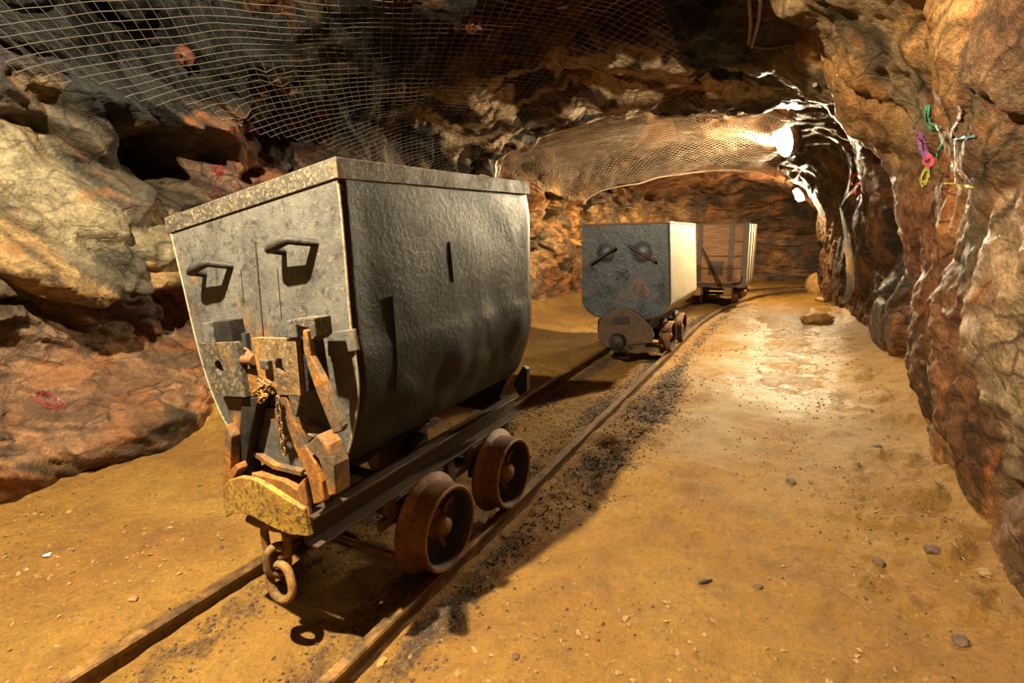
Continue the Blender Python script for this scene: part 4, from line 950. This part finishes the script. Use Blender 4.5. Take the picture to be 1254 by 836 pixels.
p = gpt(1040, 735); sk = MB().tube([V((p[0] - .06, p[1] + .06, fz(p[0] - .06, p[1] + .06) + .003)), V((p[0], p[1], fz(*p) + .005)), V((p[0] + .05, p[1] - .04, fz(p[0] + .05, p[1] - .04) + .003))], .0016, 6).build('twig', M_TWIG); tag(sk, 'long thin twig lying on the dirt near the right wall', 'stick')
for (x, y), r, lb in (((62, 699), .016, 'small white paper scrap on the mud at the far left'), ((24, 622), .012, 'tiny white chip near the left wall foot')):
    p = gpt(x, y); z = fz(*p) + .004
    q_ = [V((p[0] + r * dx, p[1] + r * dy, z + r * dz)) for dx, dy, dz in ((-1, -.5, 0), (.2, -.8, .3), (1, .1, .1), (.4, .7, .45), (-.7, .6, .1))]
    tag(MB().prism(q_, (0, 0, .0012)).build('paper_scrap', M_PAPER), lb, 'scrap')
# uncountable grit and gravel
def scatter(name, pts, sizes, mat, label):
    base = np.array([[1, 0, 0], [-1, 0, 0], [0, 1, 0], [0, -1, 0], [0, 0, 1], [0, 0, -1]], float) * np.array([1, .8, .6])
    fc = np.array([[0, 2, 4], [2, 1, 4], [1, 3, 4], [3, 0, 4], [2, 0, 5], [1, 2, 5], [3, 1, 5], [0, 3, 5]])
    n_ = len(pts); v = np.repeat(base[None], n_, 0) * (1 + RS.uniform(-.35, .35, (n_, 6, 3))) * sizes[:, None, None]
    a = RS.uniform(0, 6.28, n_); c_, s_ = np.cos(a)[:, None], np.sin(a)[:, None]
    tl = RS.uniform(-.7, .7, n_)[:, None]
    z = v[..., 2] + v[..., 0] * tl
    v = np.stack([v[..., 0] * c_ - v[..., 1] * s_, v[..., 0] * s_ + v[..., 1] * c_, z], 2) + pts[:, None, :]
    f_ = (np.arange(n_)[:, None, None] * 6 + fc[None]).reshape(-1, 3)
    o = mesh_obj(name, v.reshape(-1, 3), f_, mat); return tag(o, label, 'gravel', None, 'stuff')
def place(xy, sz):
    z = floor_z(xy[:, 0], xy[:, 1], track_dist(xy[:, 0], xy[:, 1])); return np.concatenate([xy, (z + sz * .15)[:, None]], 1)
xy = np.stack([RS.uniform(-1.75, -.35, 60000), .2 + 7.3 * RS.uniform(0, 1, 60000) ** 1.5], 1)
t_ = track_dist(xy[:, 0], xy[:, 1]); nn_ = fbm(np.stack([xy[:, 0], xy[:, 1], 0 * t_], 1) * 2.5, 461, 4)
dens = gravel_density(t_, xy[:, 1], nn_)
kp = (RS.uniform(0, 1, 60000) < dens) & (np.abs(np.abs(t_) - .30) > .035); xy = xy[kp]; sz = (.0022 + .006 * RS.uniform(0, 1, len(xy)) ** 3) * (1 + .1 * xy[:, 1])
scatter('track_gravel', place(xy, sz), sz, M_GRAVEL, 'dark gravel and grit strewn along and between the rails')
xy = np.stack([RS.uniform(-2.9, .65, 20000), .3 + 8 * RS.uniform(0, 1, 20000) ** 1.6], 1); t_ = track_dist(xy[:, 0], xy[:, 1])
nn_ = fbm(np.stack([xy[:, 0], xy[:, 1], 0 * t_], 1) * 1.7, 471, 3); kp = (RS.uniform(0, 1, 20000) < np.clip(.25 + nn_ + .5 * (xy[:, 0] > 0), 0, 1)) & (np.abs(t_) > .40); xy = xy[kp]
sz = (.002 + .009 * RS.uniform(0, 1, len(xy)) ** 4) * (1 + .08 * xy[:, 1])
scatter('floor_pebbles', place(xy, sz), sz, M_PEBBLE, 'small ochre pebbles and chips scattered over the mine floor')
xy = np.stack([RS.uniform(-2.9, .65, 22000), .3 + 8 * RS.uniform(0, 1, 22000) ** 1.6], 1); t_ = track_dist(xy[:, 0], xy[:, 1])
nn_ = fbm(np.stack([xy[:, 0], xy[:, 1], 0 * t_], 1) * 2.1, 491, 3); kp = (RS.uniform(0, 1, 22000) < np.clip(.1 + nn_ + .3 * (xy[:, 0] > 0), 0, 1)) & (np.abs(t_) > .40); xy = xy[kp]
sz = (.0015 + .006 * RS.uniform(0, 1, len(xy)) ** 4) * (1 + .08 * xy[:, 1])
scatter('dark_grit', place(xy, sz), sz, M_GRAVEL, 'fine dark brown grit sprinkled over the open dirt')

# ------------------------------------------------------------------ world and colour
w = bpy.data.worlds.new('world'); scn.world = w; w.use_nodes = True
w.node_tree.nodes['Background'].inputs[0].default_value = (.9, .7, .5, 1); w.node_tree.nodes['Background'].inputs[1].default_value = .003
vs_ = scn.view_settings; vs_.view_transform = 'Standard'; vs_.look = 'None'; vs_.gamma = 1; vs_.use_curve_mapping = False; vs_.exposure = 1.22
